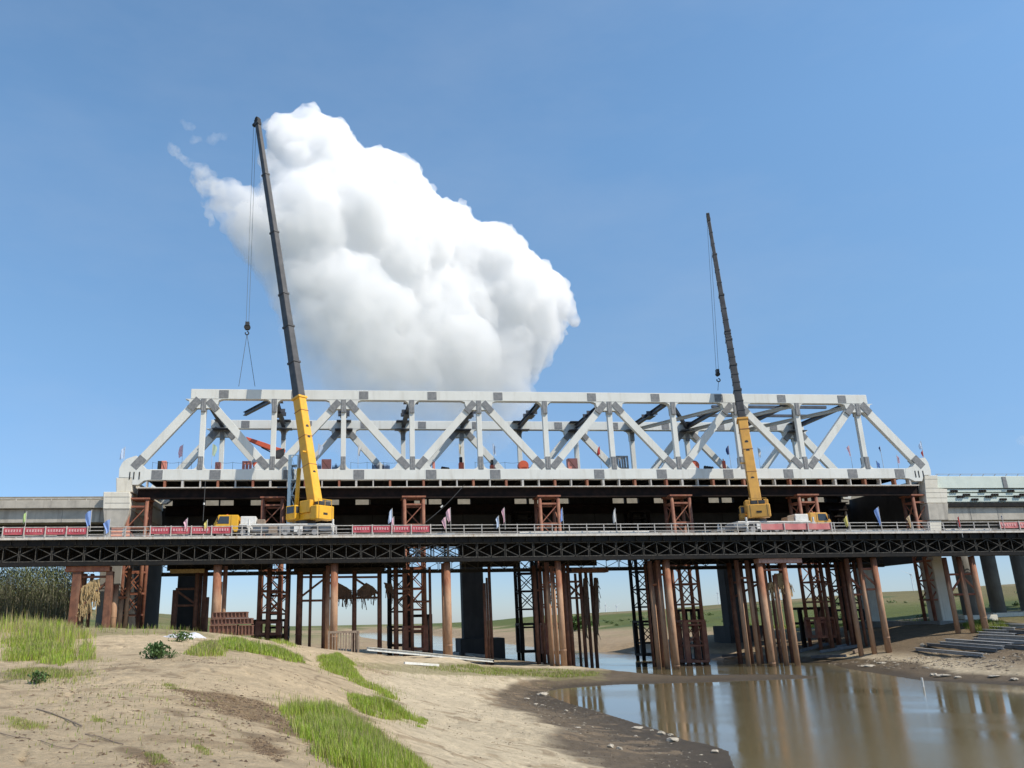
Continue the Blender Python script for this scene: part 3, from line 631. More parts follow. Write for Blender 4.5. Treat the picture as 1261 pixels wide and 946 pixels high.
for u in np.arange(TU0 + 1.5, TU1, 3.0):
    MB().beam(TR.w(u, .4, 11.6), TR.w(u, 8.3 if -28 < u < 55 else 5.6, 11.6), .1, .1).build('sway_brace', M['dark'], trs)
    MB().beam(TR.w(u, .4, 12.95), TR.w(u + 1.5, 5.6, 12.95), .08, .08).build('sway_brace', M['dark'], trs)
for xa, xb in ((206, 330), (352, 500), (568, 640), (664, 735), (800, 1078)): MB().fbox(TR, TR.uz(xa, 697, 8.7)[0], TR.uz(xb, 697, 8.7)[0], 8.62, 8.68, 11.06, 12.45).build('rear_light_blocker', M['dark'], trs)  # further dark sheets added behind the far panels to close bright gaps
# railing along the near edge and the far edge
for v, tag_ in ((.16, 1), (8.6, 0)):
    rl = MB().beam(TR.w(TU0, v, 14.82), TR.w(TU1, v, 14.82), .07, .07).build('railing', M['railpaint'], trs)
    for z in (14.47, 14.1): MB().beam(TR.w(TU0, v, z), TR.w(TU1, v, z), .05, .05).build('rail', M['railpaint'], rl)
    for i, u in enumerate(np.arange(TU0, TU1, 1.88)): MB().beam(TR.w(u, v, ZD), TR.w(u + .03 * math.sin(i * 2.7), v + .03 * math.sin(i * 1.9), 14.86 + .03 * math.sin(i * 3.3)), .085, .085).build('post', M['railpaint2'], rl)
# toe boxes: pale low strips along the deck
for x0_, x1_, h in ((190, 232, .26), (508, 560, .2), (640, 800, .3), (1042, 1140, .22), (1165, 1222, .25), (28, 70, .25)):
    a, b = TR.uz(x0_, 658, .5)[0], TR.uz(x1_, 658, .5)[0]
    MB().fbox(TR, a, b, .45, .6, ZD - .03, ZD + h).build('toe_board', M['offwhite'], trs)

# ---------------------------------------------------------------- trestle supports
def at_foot(px, py, v):
    u, _ = TR.uz(px, py, v); p = TR.w(u, v, 0); return u, gzz(p)
SUP = []
def support(label, pipes, cap=None, braces=(), mat='pipe', ztop=11.1, square=()):
    u0, z0 = at_foot(*pipes[0][:3])
    t = thing('pipe_bent', label, 'pier support', TR.w(u0, pipes[0][2], z0), 'pipe supports under the trestle')
    us = []
    for i, pdef in enumerate(pipes):
        x, y, v, wpx = pdef[:4]; zt = pdef[4] if len(pdef) > 4 else ztop
        u, zg = at_foot(x, y, v); r = wpx / 1000 * 85 * (.45 if i == 0 else .37)
        if i in square: MB().fbox(TR, u - r, u + r, v - r, v + r, zg - .8, zt).build('pipe_column', M[mat], t, .03)
        else:
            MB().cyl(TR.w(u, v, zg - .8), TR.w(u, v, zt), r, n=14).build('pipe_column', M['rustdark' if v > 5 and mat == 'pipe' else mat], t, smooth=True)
            if i % 2 == 0 and r > .3:
                zc = zg + 1.5 + (i * 37 % 11) * .45
                MB().cyl(TR.w(u, v, zc), TR.w(u, v, zc + .12), r + .03, n=14, cap=False).build('weld_collar', M[mat], t, smooth=True)
        us.append((u, v))
    for i, j, z in braces:
        (ua, va), (ub, vb) = us[i], us[j]
        MB().cyl(TR.w(ua, va, z), TR.w(ub, vb, z), .13, n=8).build('brace', M['tower' if mat == 'pipe' else mat], t)
    for i, j, za, zb in [b for b in cap[1:]] if cap else []:
        (ua, va), (ub, vb) = us[i], us[j]
        MB().cyl(TR.w(ua, va, za), TR.w(ub, vb, zb), .12, n=8).build('brace', M['tower' if mat == 'pipe' else mat], t)
    if cap and cap[0]:
        ua, ub, v0, v1, z0, z1, mt = cap[0]
        MB().fbox(TR, ua, ub, v0, v1, z0, z1).build('cap_beam', M[mt], t, .02)
        for q in np.arange(ua + .3, ub - .1, .75): MB().fbox(TR, q - .03, q + .03, v0 - .03, v0, z0 + .02, z1 - .02).build('stiffener', M[mt], t)
    return t, us
def uu(x, y, v): return TR.uz(x, y, v)[0]
support('square rusty box columns under a ribbed cap beam at the reedy bank', [(89, 778, 1.2, 10.5, 10.6), (129.5, 778, 1.2, 10.5, 10.6), (97.5, 778, 4.2, 7, 10.6), (107, 778, 4.4, 5, 10.6)],
        cap=((uu(83, 694, 1.2), uu(137, 694, 1.2), .7, 1.8, 10.6, 11.1, 'tower'), (0, 1, 10.1, 10.1), (0, 1, 6.6, 9.9), (2, 3, 8, 8)), square=(0, 1, 2, 3), mat='rustdark')
support('short rusty pipe trio beside the square box columns at the reedy bank', [(137.5, 779, 2.5, 8.5, 9.4), (146, 779, 4, 8, 8.3), (153.5, 779, 4.5, 7)], cap=(None, (0, 2, 8.2, 8.2)))
support('rusty pipes with pale lower halves behind the rusty frames on the sand', [(264, 781, 1.2, 11), (274, 780, 2.8, 7), (269, 781, 2.0, 5, 9.5)], cap=(None,))
support('dusty tan post and dark rusty pipes near the white sheet on the sand', [(213, 779, 7.5, 8, 9), (239, 780, 7.5, 7), (249, 780, 7.8, 8), (244, 780, 8.1, 5), (253.5, 780, 7.0, 5, 8.2)],
        cap=((uu(210, 700, 7.5), uu(252, 700, 7.5), 7.2, 8.2, 10.75, 11.15, 'straw'), (0, 1, 9.1, 9.1), (0, 1, 7.4, 7.4), (0, 1, 9.0, 7.5)), mat='rustdark')
support('rusty pipe with pale silted lower half standing behind the slatted crate', [(410.5, 803, 1.2, 10), (402.5, 800, 4.0, 7.5)], cap=(None,))
support('four dark rusty pipes linked by beams and hung with flood weed', [(367.5, 791, 8.3, 9), (398, 797, 8.4, 7), (436, 802, 8.3, 8), (467.5, 803, 8.3, 8)],
        cap=((uu(362, 700, 8.3), uu(474, 700, 8.3), 7.9, 8.9, 10.8, 11.15, 'blacktower'), (0, 1, 10.2, 10.2), (1, 2, 10.15, 10.15), (2, 3, 10.1, 10.1), (0, 1, 7.7, 7.7), (1, 2, 7.9, 7.9), (2, 3, 7.9, 7.9), (0, 1, 8.0, 10.0), (2, 3, 10, 8.2), (1, 2, 9.9, 8)), mat='rustdark')
support('pair of tall rusty pipes at the pale beams on the sand', [(553, 808, 1.2, 10), (548.5, 807, 2.4, 8)], cap=(None,))
support('thin lit rusty pipes beside the dark concrete pier footing', [(599.5, 812, 6.5, 4.6, 9.2), (603, 812, 7.2, 4, 9.8), (606.5, 813, 7.6, 5.5)], cap=(None,))
support('tight cluster of silted pipes at the grassy edge of the sandbar', [(695, 824, 1.2, 8.5), (687, 823.5, 2.1, 7.8, 10.6), (680.5, 823, 2.9, 8.2), (702, 823, 5.4, 6.5), (707, 822, 6.4, 6)], cap=(None, (0, 1, 10, 10), (1, 2, 9, 9)))
support('weed draped dark pipes under a cantilevered cap at the sandbar', [(705.5, 822, 8.6, 6.5, 10.3), (722.5, 823, 8.6, 6.5, 10.3), (729.5, 823, 9.3, 6, 10.3), (736, 823, 9.8, 6.5, 10.3), (716, 822, 10.4, 5, 10.3)],
        cap=((uu(703, 703, 8.6), uu(748, 703, 8.6), 8.2, 9.6, 10.3, 10.75, 'rustdark'), (0, 1, 9.3, 9.3), (0, 1, 9.1, 7.6), (0, 1, 7.6, 9.1), (0, 1, 7.5, 7.5)), mat='rustdark')
support('close group of leaning looking silted pipes standing in the river shallows', [(834, 830, 1.2, 9), (823, 829, 2.1, 9), (812.5, 829, 3.0, 8.5), (829.5, 829, 4.6, 4.5), (818, 829, 5.4, 5), (806, 827, 7.4, 5)], cap=(None, (0, 1, 9.6, 9.6), (1, 2, 8.6, 8.6)))
support('many silted pipes under a pink ribbed cap beam standing in the water', [(951.5, 823, 1.2, 9.5, 10.6), (983, 823, 1.2, 9, 10.6), (956.5, 822, 3.0, 7.5), (969, 821, 2.2, 8.5, 9.4), (935.5, 822, 3.6, 7.5), (922.5, 822, 3.0, 8), (926.5, 814, 6.6, 6), (938.5, 815, 6.8, 6)],
        cap=((uu(932, 694, 1.2), uu(985, 694, 1.2), .7, 1.8, 10.6, 11.1, 'pinkcap'), (0, 1, 9.9, 9.9), (5, 4, 9.2, 9.2)))
support('three rusty pipes with cross ties at the muddy far shore', [(1095.5, 808, 1.2, 8.5), (1077.5, 808, 1.9, 8.5), (1061, 808, 2.8, 8.5), (1068, 800, 6.4, 5), (1050, 790, 7.6, 7), (1043, 788, 8.2, 6)], cap=(None, (0, 1, 9.9, 9.9), (0, 1, 7.7, 7.7), (0, 1, 7.9, 9.7), (1, 2, 7.4, 9.2), (1, 2, 7.2, 7.2)))
support('three braced rusty pipes beside the grey beams on the bank', [(1213, 771, 1.2, 8.5), (1197, 771, 1.9, 8.5), (1178.5, 771, 2.8, 8.5)], cap=(None, (0, 1, 9.2, 9.2), (1, 2, 9.2, 9.2), (0, 1, 7.0, 7.0), (1, 2, 7.0, 7.0), (0, 1, 7.2, 9), (1, 2, 9, 7.2)))

support('thin dark rusty pipes far back between the rusty frames and the slatted crate', [(329, 786, 7.8, 6), (352, 788, 8.1, 6), (381, 793, 8.2, 5)], cap=(None, (0, 1, 8.6, 8.6), (0, 1, 6.6, 8.4)), mat='rustdark')
support('dark rusty pipes far back by the weed tangle on the beach', [(488, 804, 8.0, 7), (508, 805, 8.3, 6), (531, 806, 8.2, 5)], cap=(None, (0, 1, 8.8, 8.8), (1, 2, 7.4, 7.4), (0, 1, 7.4, 8.6)), mat='rustdark')
support('dark rusty pipes far back between the dark footing and the tight cluster', [(664, 822, 7.8, 6), (672, 822, 8.2, 5)], cap=(None, (0, 1, 8.4, 8.4)), mat='rustdark')
support('dark rusty pipes far back among the many pipes in the water', [(912, 816, 7.4, 7), (946, 815, 7.8, 6), (962, 814, 8.2, 6), (976, 813, 8.0, 6)], cap=(None, (0, 1, 8.9, 8.9), (2, 3, 8.2, 8.2), (0, 1, 7.2, 8.7)), mat='rustdark')
support('dark rusty pipes far back behind the three cross tied pipes', [(1026, 803, 8.0, 6), (1036, 802, 8.3, 6), (1056, 800, 8.2, 6)], cap=(None, (0, 1, 8.6, 8.6), (1, 2, 7.6, 8.6)), mat='rustdark')

# ================================================================ SUPPORT TOWERS UNDER THE TRUSS
def tower(label, xc, v, mat, lowbox, w=2.2, grp='lattice support towers under the truss', leg=.21, ztop=19.5):
    u = BR.uz(xc, 640, v)[0]; vc = v
    zg = min(gzz(BR.w(u + i * w / 2, vc + j * w / 2, 0)) for i in (-1, 1) for j in (-1, 1))
    t = thing('support_tower', label, 'tower', BR.w(u, vc, zg), grp)
    h = w / 2; cs = [(-h, -h), (h, -h), (h, h), (-h, h)]
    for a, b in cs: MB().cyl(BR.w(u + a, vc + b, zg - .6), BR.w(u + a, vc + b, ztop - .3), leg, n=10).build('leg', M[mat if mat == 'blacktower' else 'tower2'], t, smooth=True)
    MB().fbox(BR, u - h - .3, u + h + .3, vc - h - .3, vc + h + .3, ztop - .3, ztop - .12).build('cap_plate', M[mat], t)
    zs = [ztop - 1.1, ztop - 3.45, ztop - 5.8]
    z = 11.2
    while z > zg + 2.2: zs.append(z); z -= 2.3
    for z in zs:
        for (a, b), (c, d) in zip(cs, cs[1:] + cs[:1]): MB().beam(BR.w(u + a, vc + b, z), BR.w(u + c, vc + d, z), .16, .2).build('ring_beam', M[mat], t)
    for i, (za, zb) in enumerate(zip(zs[:-1], zs[1:])):
        if za - zb > 4: continue
        for fi, ((a, b), (c, d)) in enumerate(zip(cs, cs[1:] + cs[:1])):
            m = MB()
            if za < 11.5 and (i % 3 == 2 or fi % 2): continue
            if i % 2 == 0 or za < 11.5: m.beam(BR.w(u + a, vc + b, zb), BR.w(u + c, vc + d, za), .11, .11)
            if i % 2 == 1 or za < 11.5: m.beam(BR.w(u + a, vc + b, za), BR.w(u + c, vc + d, zb), .1, .1)
            m.build('lattice_brace', M[mat], t)
    if lowbox:
        zb1 = max(zg + 2.6, 4.6)
        for a, b in cs: MB().fbox(BR, u + a - .27, u + a + .27, vc + b - .27, vc + b + .27, zg - .6 if lowbox == 2 else zg + 1.4, zb1).build('base_column', M[mat], t)
        for z in (zb1 + .12, zg + 1.3 + .2):
            for (a, b), (c, d) in zip(cs, cs[1:] + cs[:1]): MB().beam(BR.w(u + a * 1.15, vc + b * 1.15, z), BR.w(u + c * 1.15, vc + d * 1.15, z), .22, .28).build('base_frame', M[mat], t)
    return t
M['tower2'] = pmat('silted_red_tower_leg', (.20, .07, .042), (.30, .14, .08), 1.3, .7, streak=(.10, .045, .03))
NEAR = [(171, 'lattice tower with sunlit orange legs against the stepped pier by the reeds'), (336, 'red lattice tower behind the bright yellow crane'), (509, 'rust red lattice tower rising behind the end of the middle red banner'),
        (674.5, 'sunlit orange lattice tower at the middle of the span'), (836, 'lattice tower rising from the shallows left of the second crane'), (992, 'lattice tower behind the faded red banner and crane cab'), (1131, 'dark red leaning looking tower against the right stepped pier')]
NEAR[4] = (836, 'lattice tower rising from the river shallows between the plain flagged railings'); NEAR[6] = (1131, 'dark red lattice tower against the stepped pier with two columns')
for i, (x, lab) in enumerate(NEAR): tower(lab, x, 1.0 if i not in (0, 6) else 1.4, 'tower', (0, 1, 1, 1, 1, 1, 0)[i], w=(2.0, 2.2, 2.2, 2.2, 2.2, 2.2, 1.8)[i])
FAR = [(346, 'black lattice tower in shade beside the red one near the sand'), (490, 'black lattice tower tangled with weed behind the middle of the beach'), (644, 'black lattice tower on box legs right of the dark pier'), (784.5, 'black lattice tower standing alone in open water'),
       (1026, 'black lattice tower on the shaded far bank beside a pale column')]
for x, lab in FAR: tower(lab, x, 15.4, 'blacktower', 1, w=2.4, leg=.24, ztop=19.5)  # towers like the near ones, coloured black for the shade they stand in

# low rusty frame around the foot of a tower
def open_frame(label, x0, x1, y0, y1, v, mat):
    ua, z1 = BR.uz(x0, y0, v); ub, _ = BR.uz(x1, y0, v)
    zg = gzz(BR.w((ua + ub) / 2, v, 0))
    t = thing('box_frame', label, 'steel frame', BR.w((ua + ub) / 2, v, zg), 'open box frames among the towers')
    for u in (ua, ub):
        for dv in (0, 2.2): MB().fbox(BR, u - .2, u + .2, v + dv - .2, v + dv + .2, zg - .5, z1).build('frame_leg', M[mat], t)
    for z in (z1 - .15, z1 - 1.9):
        for dv in (0, 2.2): MB().beam(BR.w(ua, v + dv, z), BR.w(ub, v + dv, z), .25, .3).build('frame_beam', M[mat], t)
        for u in (ua, ub): MB().beam(BR.w(u, v, z), BR.w(u, v + 2.2, z), .25, .3).build('frame_beam', M[mat], t)
open_frame('dark open box frame beside the tower at the pale beams', 500, 530, 757, 808, 2.6, 'blacktower')
open_frame('dark open box frame standing in water beside the shallows tower', 843, 861, 750, 832, 2.4, 'brown')
open_frame('dark open box frame on the shaded bank near the many pipes', 984, 1020, 748, 806, 3.6, 'brown')
open_frame('low dark timber frame under the bridge beside the stacked rusty frames', 312, 352, 763, 783, 9.5, 'blacktower')

# flood weed and straw caught on the supports
def hanging(label, poly, v, mat, strands, th=.4, seed=0):
    rg = random.Random(seed); pu = []
    n = len(poly)
    for i in range(n):
        (x0, y0), (x1, y1) = poly[i], poly[(i + 1) % n]
        for k in range(4):
            f = k / 4; pu.append(TR.uz(x0 + (x1 - x0) * f + rg.uniform(-.7, .7), y0 + (y1 - y0) * f + rg.uniform(-.7, .7), v))
    m = MB().prism(TR, pu, v - th / 2, v + th / 2)
    xs = [p[0] for p in poly]; 
    zlo = min(p[1] for p in pu); 
    for i in range(strands):
        a = rg.choice(pu); b = rg.choice(pu); f = rg.random()
        u, z = a[0] * f + b[0] * (1 - f), a[1] * f + b[1] * (1 - f)
        L_ = rg.uniform(.3, 1.3); vv = v + rg.uniform(-.35, .3)
        m.beam(TR.w(u, vv - .15, z), TR.w(u + rg.uniform(-.25, .25), vv - .2, z - L_), rg.uniform(.03, .08), rg.uniform(.03, .07))
    o = m.build('flood_debris', M[mat], None, off=TR.w(pu[0][0], v, zlo))
    tag(o, label, 'flood debris', 'flood debris caught on the supports')
hanging('tan straw mat hung between the square box columns', [(95, 727), (104, 722), (113, 715), (123, 713), (123, 720), (116, 728), (123, 730), (122, 740), (113, 741), (109, 749), (101, 752), (96, 754)], 1.3, 'straw', 170, .25, seed=1)
hanging('dark ragged weed sheet hung beside the pale topped pipe', [(415, 717), (424, 722), (433, 727), (433, 737), (423, 736), (415, 735)], 8.0, 'darkstraw', 50, seed=2)
hanging('dark ragged weed sheet hung between the two thinner pipes', [(440, 727), (451, 718), (461, 724), (465, 730), (452, 736), (440, 735)], 8.0, 'darkstraw', 50, seed=3)
hanging('dark weed tangle on the shaded tower by the beach', [(473, 718), (482, 719), (486, 732), (480, 728), (474, 724)], 8.0, 'darkstraw', 40, seed=4)
hanging('tan straw tent draped over a pipe under the pink cap', [(954, 706), (962, 706), (970, 714), (973, 724), (966, 720), (960, 724), (953, 722)], 2.2, 'straw', 50, seed=5)
hanging('dull straw clump hanging beside the straw tent', [(946, 718), (953, 716), (954, 726), (950, 722), (946, 727)], 2.6, 'straw', 20, seed=6)
for s, x in ((7, 734), (8, 721)): hanging('dark weed strip clinging down the outer pipe under the cantilevered cap' if s == 7 else 'dark weed strip clinging down the inner pipe under the cantilevered cap', [(x - 2, 712), (x + 2, 712), (x + 3, 760), (x, 785), (x - 2, 765)], 8.5, 'darkstraw', 60, .5, s)

# ================================================================ MOBILE CRANES
def lerp3(a, b, f): return a + (b - a) * f
def mobile_crane(label, ub, foot_px, tip_px, tip_v, ymat, secs, ysec, carrier, cab_end, sizes, hook_px, collars_extra=False, hk=1., sling=None, bside=1.15, slew=None):
    """carrier: (u0, u1) of the truck; the boom foot stands at foot_px on the trestle."""
    v0 = 3.9
    foot = TR.px(*foot_px, v0); tip = BR.px(*tip_px, tip_v)
    t = thing('mobile_crane', label, 'crane', TR.w(ub, v0, ZD), 'telescopic cranes on the trestle')
    Y_ = M[ymat]
    hd = tip - foot; hd[2] = 0; hd = unit(hd); sd = np.array([hd[1], -hd[0], 0])
    if slew is not None: hd2 = np.array([math.cos(R(slew)), math.sin(R(slew)), 0])
    # carrier truck
    u0, u1 = carrier
    fx = lambda a, b, c, d, e_, f_: MB().fbox(TR, a, b, c, d, e_, f_)
    fx(u0, u1, v0 - 1.05, v0 + 1.05, ZD + .75, ZD + 1.35).build('chassis', M['greymetal'], t, .04)
    fx(u0 + (2.6 if cab_end < 0 else .4), u1 - (.4 if cab_end < 0 else 2.6), v0 - 1.35, v0 + 1.35, ZD + 1.35, ZD + 1.5).build('carrier_deck', M['offwhite'], t, .03)
    for f in (.12, .24, .58, .7, .82):
        u = u0 + (u1 - u0) * (f if cab_end < 0 else 1 - f)
        for vv in (v0 - 1.28, v0 + .88):
            wh = MB().cyl(TR.w(u, vv, ZD + .62), TR.w(u, vv + .4, ZD + .62), .6, n=18).build('wheel', M['black'], t)
            MB().cyl(TR.w(u, vv - .02, ZD + .62), TR.w(u, vv + .1, ZD + .62), .3, n=12).build('rim', M['greymetal'], wh)
    ce = u0 if cab_end < 0 else u1; s = -cab_end
    prof = [(ce, ZD + .7), (ce + s * .02, ZD + 1.5), (ce + s * .45, ZD + 2.45), (ce + s * 2.5, ZD + 2.45), (ce + s * 2.5, ZD + .7)]
    cb = MB().prism(TR, prof, v0 - 1.25, v0 + 1.25).build('cab', Y_, t, .06)
    win = [(ce + s * .36, ZD + 1.55), (ce + s * .62, ZD + 2.3), (ce + s * 1.55, ZD + 2.3), (ce + s * 1.55, ZD + 1.55)]
    MB().prism(TR, win, v0 - 1.275, v0 - 1.255).build('side_window', M['glass'], cb)
    MB().hexa([TR.w(ce + s * (.10 + a * .3) - s * .03 + s * b_, v0 + y, ZD + 1.6 + a * .68) for b_ in (0, .02) for a, y in ((0, -1.1), (0, 1.1), (1, 1.1), (1, -1.1))]).build('windscreen', M['glass'], cb)
    fx(min(ce - s * .12, ce - s * .01), max(ce - s * .12, ce - s * .01), v0 - 1.25, v0 + 1.25, ZD + .5, ZD + .85).build('bumper', M['black'], cb)
    for yy in (-.95, .95): MB().cyl(TR.w(ce - s * .03, v0 + yy, ZD + 1.05), TR.w(ce + s * .05, v0 + yy, ZD + 1.05), .14, n=10).build('headlight', M['offwhite'], cb)
    MB().cyl(TR.w(ce + s * 1.2, v0, ZD + 2.45), TR.w(ce + s * 1.2, v0, ZD + 2.65), .12, n=10).build('beacon', M['orange'], cb)
    MB().beam(TR.w(ce + s * .4, v0 - 1.45, ZD + 1.7), TR.w(ce + s * .4, v0 - 1.45, ZD + 2.2), .08, .22).build('mirror', M['black'], cb)
    MB().beam(TR.w(ce + s * 1.75, v0 - 1.262, ZD + .75), TR.w(ce + s * 1.75, v0 - 1.262, ZD + 2.4), .03, .012).build('door_seam', M['boom'], cb)
    for q in range(3): fx(min(ce + s * (5.6 + q * 1.3), ce + s * (6.5 + q * 1.3)), max(ce + s * (5.6 + q * 1.3), ce + s * (6.5 + q * 1.3)), v0 - 1.3, v0 - .9, ZD + .55 + .05 * q, ZD + 1.3).build('side_locker', M[('wood', 'greymetal', 'offwhite')[q]], t, .02)
    fx(min(ce + s * 2.7, ce + s * 4.3), max(ce + s * 2.7, ce + s * 4.3), v0 - 1.2, v0 + .4, ZD + 1.52, ZD + 2.3).build('engine_cover', M['offwhite'], t, .05)
    fx(min(ce + s * 4.4, ce + s * 5.2), max(ce + s * 4.4, ce + s * 5.2), v0 - 1.1, v0 + .2, ZD + 1.52, ZD + 2.0).build('tool_box', M['wood'], t, .03)
    for f in (.3, .97):
        u = u0 + (u1 - u0) * (f if cab_end < 0 else 1 - f)
        og = fx(u - .2, u + .2, v0 - 3.4, v0 + 3.4, ZD + .85, ZD + 1.15).build('outrigger', M['offwhite'], t, .02)
        for vv in (-3.3, 3.3):
            MB().cyl(TR.w(u, v0 + vv, ZD + .1), TR.w(u, v0 + vv, ZD + 1.7), .11, n=10).build('jack', M['offwhite'], og)
            fx(u - .5, u + .5, v0 + vv - .5, v0 + vv + .5, ZD + .01, ZD + .12).build('jack_pad', M['greymetal'], og)
    # slewing upper works
    if slew is None: hd2 = hd
    sd2 = np.array([hd2[1], -hd2[0], 0])
    S = foot.copy(); S[2] = ZD + 1.5
    C0 = S + hd2 * 1.6
    MB().cyl(C0, C0 + ZH * .55, 1.05, n=20).build('slew_ring', M['boom'], t)
    def obox(c, a0, a1, b0, b1, z0, z1, nm, mt, par, bv=.05): 
        P_ = [c + hd2 * a + sd2 * b + ZH * (z - c[2]) for z in (z0, z1) for a, b in ((a0, b0), (a1, b0), (a1, b1), (a0, b1))]
        return MB().hexa(P_).build(nm, M[mt] if isinstance(mt, str) else mt, par, bv)
    zt = S[2] + .55
    obox(S, -.6, 3.6, -1.02, 1.02, zt, zt + .7, 'turntable_frame', Y_, t)
    cw = obox(S, -1.6, -.55, -1.22, 1.22, zt - .12, zt + 1.35, 'counterweight', Y_, t, .08)
    obox(S, -1.625, -1.6, -.28, .28, zt + .38, zt + .6, 'lifting_slot', 'black', cw, 0)
    for b in (-.9, .9): obox(S, -1.62, -1.6, b - .02, b + .02, zt - .05, zt + 1.3, 'panel_seam', 'boom', cw, 0)
    obox(S, -.5, 1.2, .72, 1.25, zt + .7, zt + 2.0, 'boom_bracket', Y_, t)
    obox(S, -.5, 1.2, -1.25, -.72, zt + .7, zt + 2.0, 'boom_bracket', Y_, t)
    obox(S, -1.5, -.6, -.75, .75, zt + 1.36, zt + 1.8, 'hoist_winch', 'boom', t)
    for b in (-.9, 0, .9): MB().cyl(S + hd2 * -1.5 + sd2 * b + ZH * (zt + 1.35 - S[2]), S + hd2 * -1.5 + sd2 * b + ZH * (zt + 2.0 - S[2]), .035, n=6).build('guard_post', Y_, t)
    MB().beam(S + hd2 * -1.5 - sd2 * .95 + ZH * (zt + 2.0 - S[2]), S + hd2 * -1.5 + sd2 * .95 + ZH * (zt + 2.0 - S[2]), .06, .06).build('guard_rail', Y_, t)
    oc = obox(S, 1.3, 2.9, -1.75, -1.1, zt + .1, zt + 1.6, 'operator_cab', Y_, t, .08)
    obox(S, 1.5, 2.7, -1.775, -1.755, zt + .75, zt + 1.45, 'cab_window', 'glass', oc, 0)
    obox(S, 1.275, 1.3, -1.62, -1.22, zt + .75, zt + 1.45, 'rear_window', 'glass', oc, 0)
    # boom
    B0 = S + ZH * (zt + 1.35 - S[2]); Ld = tip - B0; d = unit(Ld)
    cut = [0.0] + [ ]
    def frac(py):                            # where the boom line crosses a pixel row
        lo, hi = 0., 1.
        for _ in range(40):
            m_ = (lo + hi) / 2; p = B0 + Ld * m_; q = p - np.array([0, 0, CZ])
            dep = q[1] * math.cos(TH) + q[2] * math.sin(TH); y = (-q[1] * math.sin(TH) + q[2] * math.cos(TH)) / dep; x = q[0] / dep
            v = math.sin(RO) * x + math.cos(RO) * y
            if CY - F * v > py: lo = m_
            else: hi = m_
        return lo
    fs = [0.] + [frac(y) for y in secs] + [1.]
    up = hd
    for i, (f0, f1) in enumerate(zip(fs[:-1], fs[1:])):
        w0 = sizes[i]; a = B0 + Ld * f0 - (d * .25 if i else 0); b = B0 + Ld * f1
        mt = Y_ if i < ysec else M['boom']
        sct = MB().beam(a, b, w0, w0 * 1.12, up=up, wd2=w0 * (.97 if i else .9), ht2=w0 * 1.05).build('boom_section', mt, t, .05)
        MB().beam(b - d * .22, b + d * .02, w0 * 1.12, w0 * 1.22, up=up).build('collar', mt, sct)
        if i == 0:
            for f in (.36, .62, .86): MB().beam(lerp3(a, b, f), lerp3(a, b, f) + d * .05, w0 * 1.0, w0 * 1.14, up=up).build('weld_band', M['tower'], sct)
            sx_ = np.cross(d, up)
            for f in (.3, .62, .72): 
                c = lerp3(a, b, f) - up * w0 * .53
                MB().cyl(c, c - up * .05, .2, n=12).build('round_cover', M['boom'], sct)
            c = lerp3(a, b, .48) - up * w0 * .3
            MB().beam(c - np.cross(d, up) * -w0 * .5, c - np.cross(d, up) * -w0 * .95, .22, .16).build('side_bracket', Y_, sct)
        elif collars_extra:
            for f in (.3, .6): MB().beam(lerp3(a, b, f), lerp3(a, b, f) + d * .12, w0 * 1.08, w0 * 1.18, up=up).build('ring', M['boom'], sct)
    wt = sizes[-1]
    hdn = MB().beam(tip - d * .5, tip + d * .7, wt * 1.0, wt * 1.3, up=up).build('boom_head', M['black'], t, .04)
    MB().beam(tip + d * .3, tip + d * .3 + hd * .9 - ZH * .25, wt * .7, wt * .6).build('sheave_arm', M['black'], hdn)
    MB().cyl(tip + d * .75 - sd * .2, tip + d * .75 + sd * .2, .33, n=12).build('sheave', M['black'], hdn)
    # luffing cylinder
    c0 = S + hd2 * 3.4 + ZH * (zt + .5 - S[2]); c1 = B0 + Ld * (fs[1] * .62) + up * sizes[0] * .62
    lc = MB().cyl(c0, lerp3(c0, c1, .62), .24, n=12).build('lift_cylinder', Y_, t, smooth=True)
    MB().cyl(lerp3(c0, c1, .62), c1, .15, n=10).build('piston_rod', M['greymetal'], lc)
    # hook
    hp = BR.px(*hook_px)
    top = tip + hd * .7; top = np.array([hp[0], hp[1], top[2] - .3])
    for o_ in (-.16, .16): MB().cyl(hp + ZH * .5 + BR.eu * o_, tip + d * .3 + hd * .6 + BR.eu * o_, .022, n=4).build('hoist_rope', M['rope'], t)
    hb = MB().cyl(hp - BR.ev * .2 + ZH * .1, hp + BR.ev * .2 + ZH * .1, .48 * hk, n=14).build('hook_block', Y_ if hk == 1 else M['black'], t, .03)
    MB().fbox(BR, *(lambda u: (u - .3 * hk, u + .3 * hk))(BR.uz(hook_px[0], hook_px[1], hook_px[2])[0]), hook_px[2] - .24, hook_px[2] + .24, hp[2] + .3, hp[2] + .75).build('block_cheek', M['boom'], hb)
    MB().path([hp + np.array([math.sin(k_ / 7 * 5.2) * .22, 0, -.42 - .25 + math.cos(k_ / 7 * 5.2) * .22]) for k_ in range(8)], .07, 6).build('hook', M['black'], hb)
    if sling:
        for q in sling: MB().cyl(hp - ZH * .8, BR.px(*q), .03, n=4).build('sling', M['rope'], t)
    return t
mobile_crane('bright yellow telescopic crane with the taller black boom and slings to the truss', -12.0, (389, 616), (317.5, 152), 3.5, 'yellow',
             [490, 446, 402, 362, 286, 215], 1, (-22.6, -10.0), -1, [1.12, .98, .92, .86, .78, .70, .60], (304.5, 404, .5), hk=.8, sling=((294, 476, .4), (314, 476, .4)))
mobile_crane('faded yellow telescopic crane with the shorter black boom and plain hanging rope', 37.5, (931, 618), (872.5, 270), 4.5, 'yellow2',
             [517, 481, 450, 419, 408, 364, 314], 1, (34.2, 45.9), 1, [1.15, .86, .8, .74, .7, .64, .56, .44], (884, 462, .5), collars_extra=True, hk=.55, sling=((884, 481, .4),))

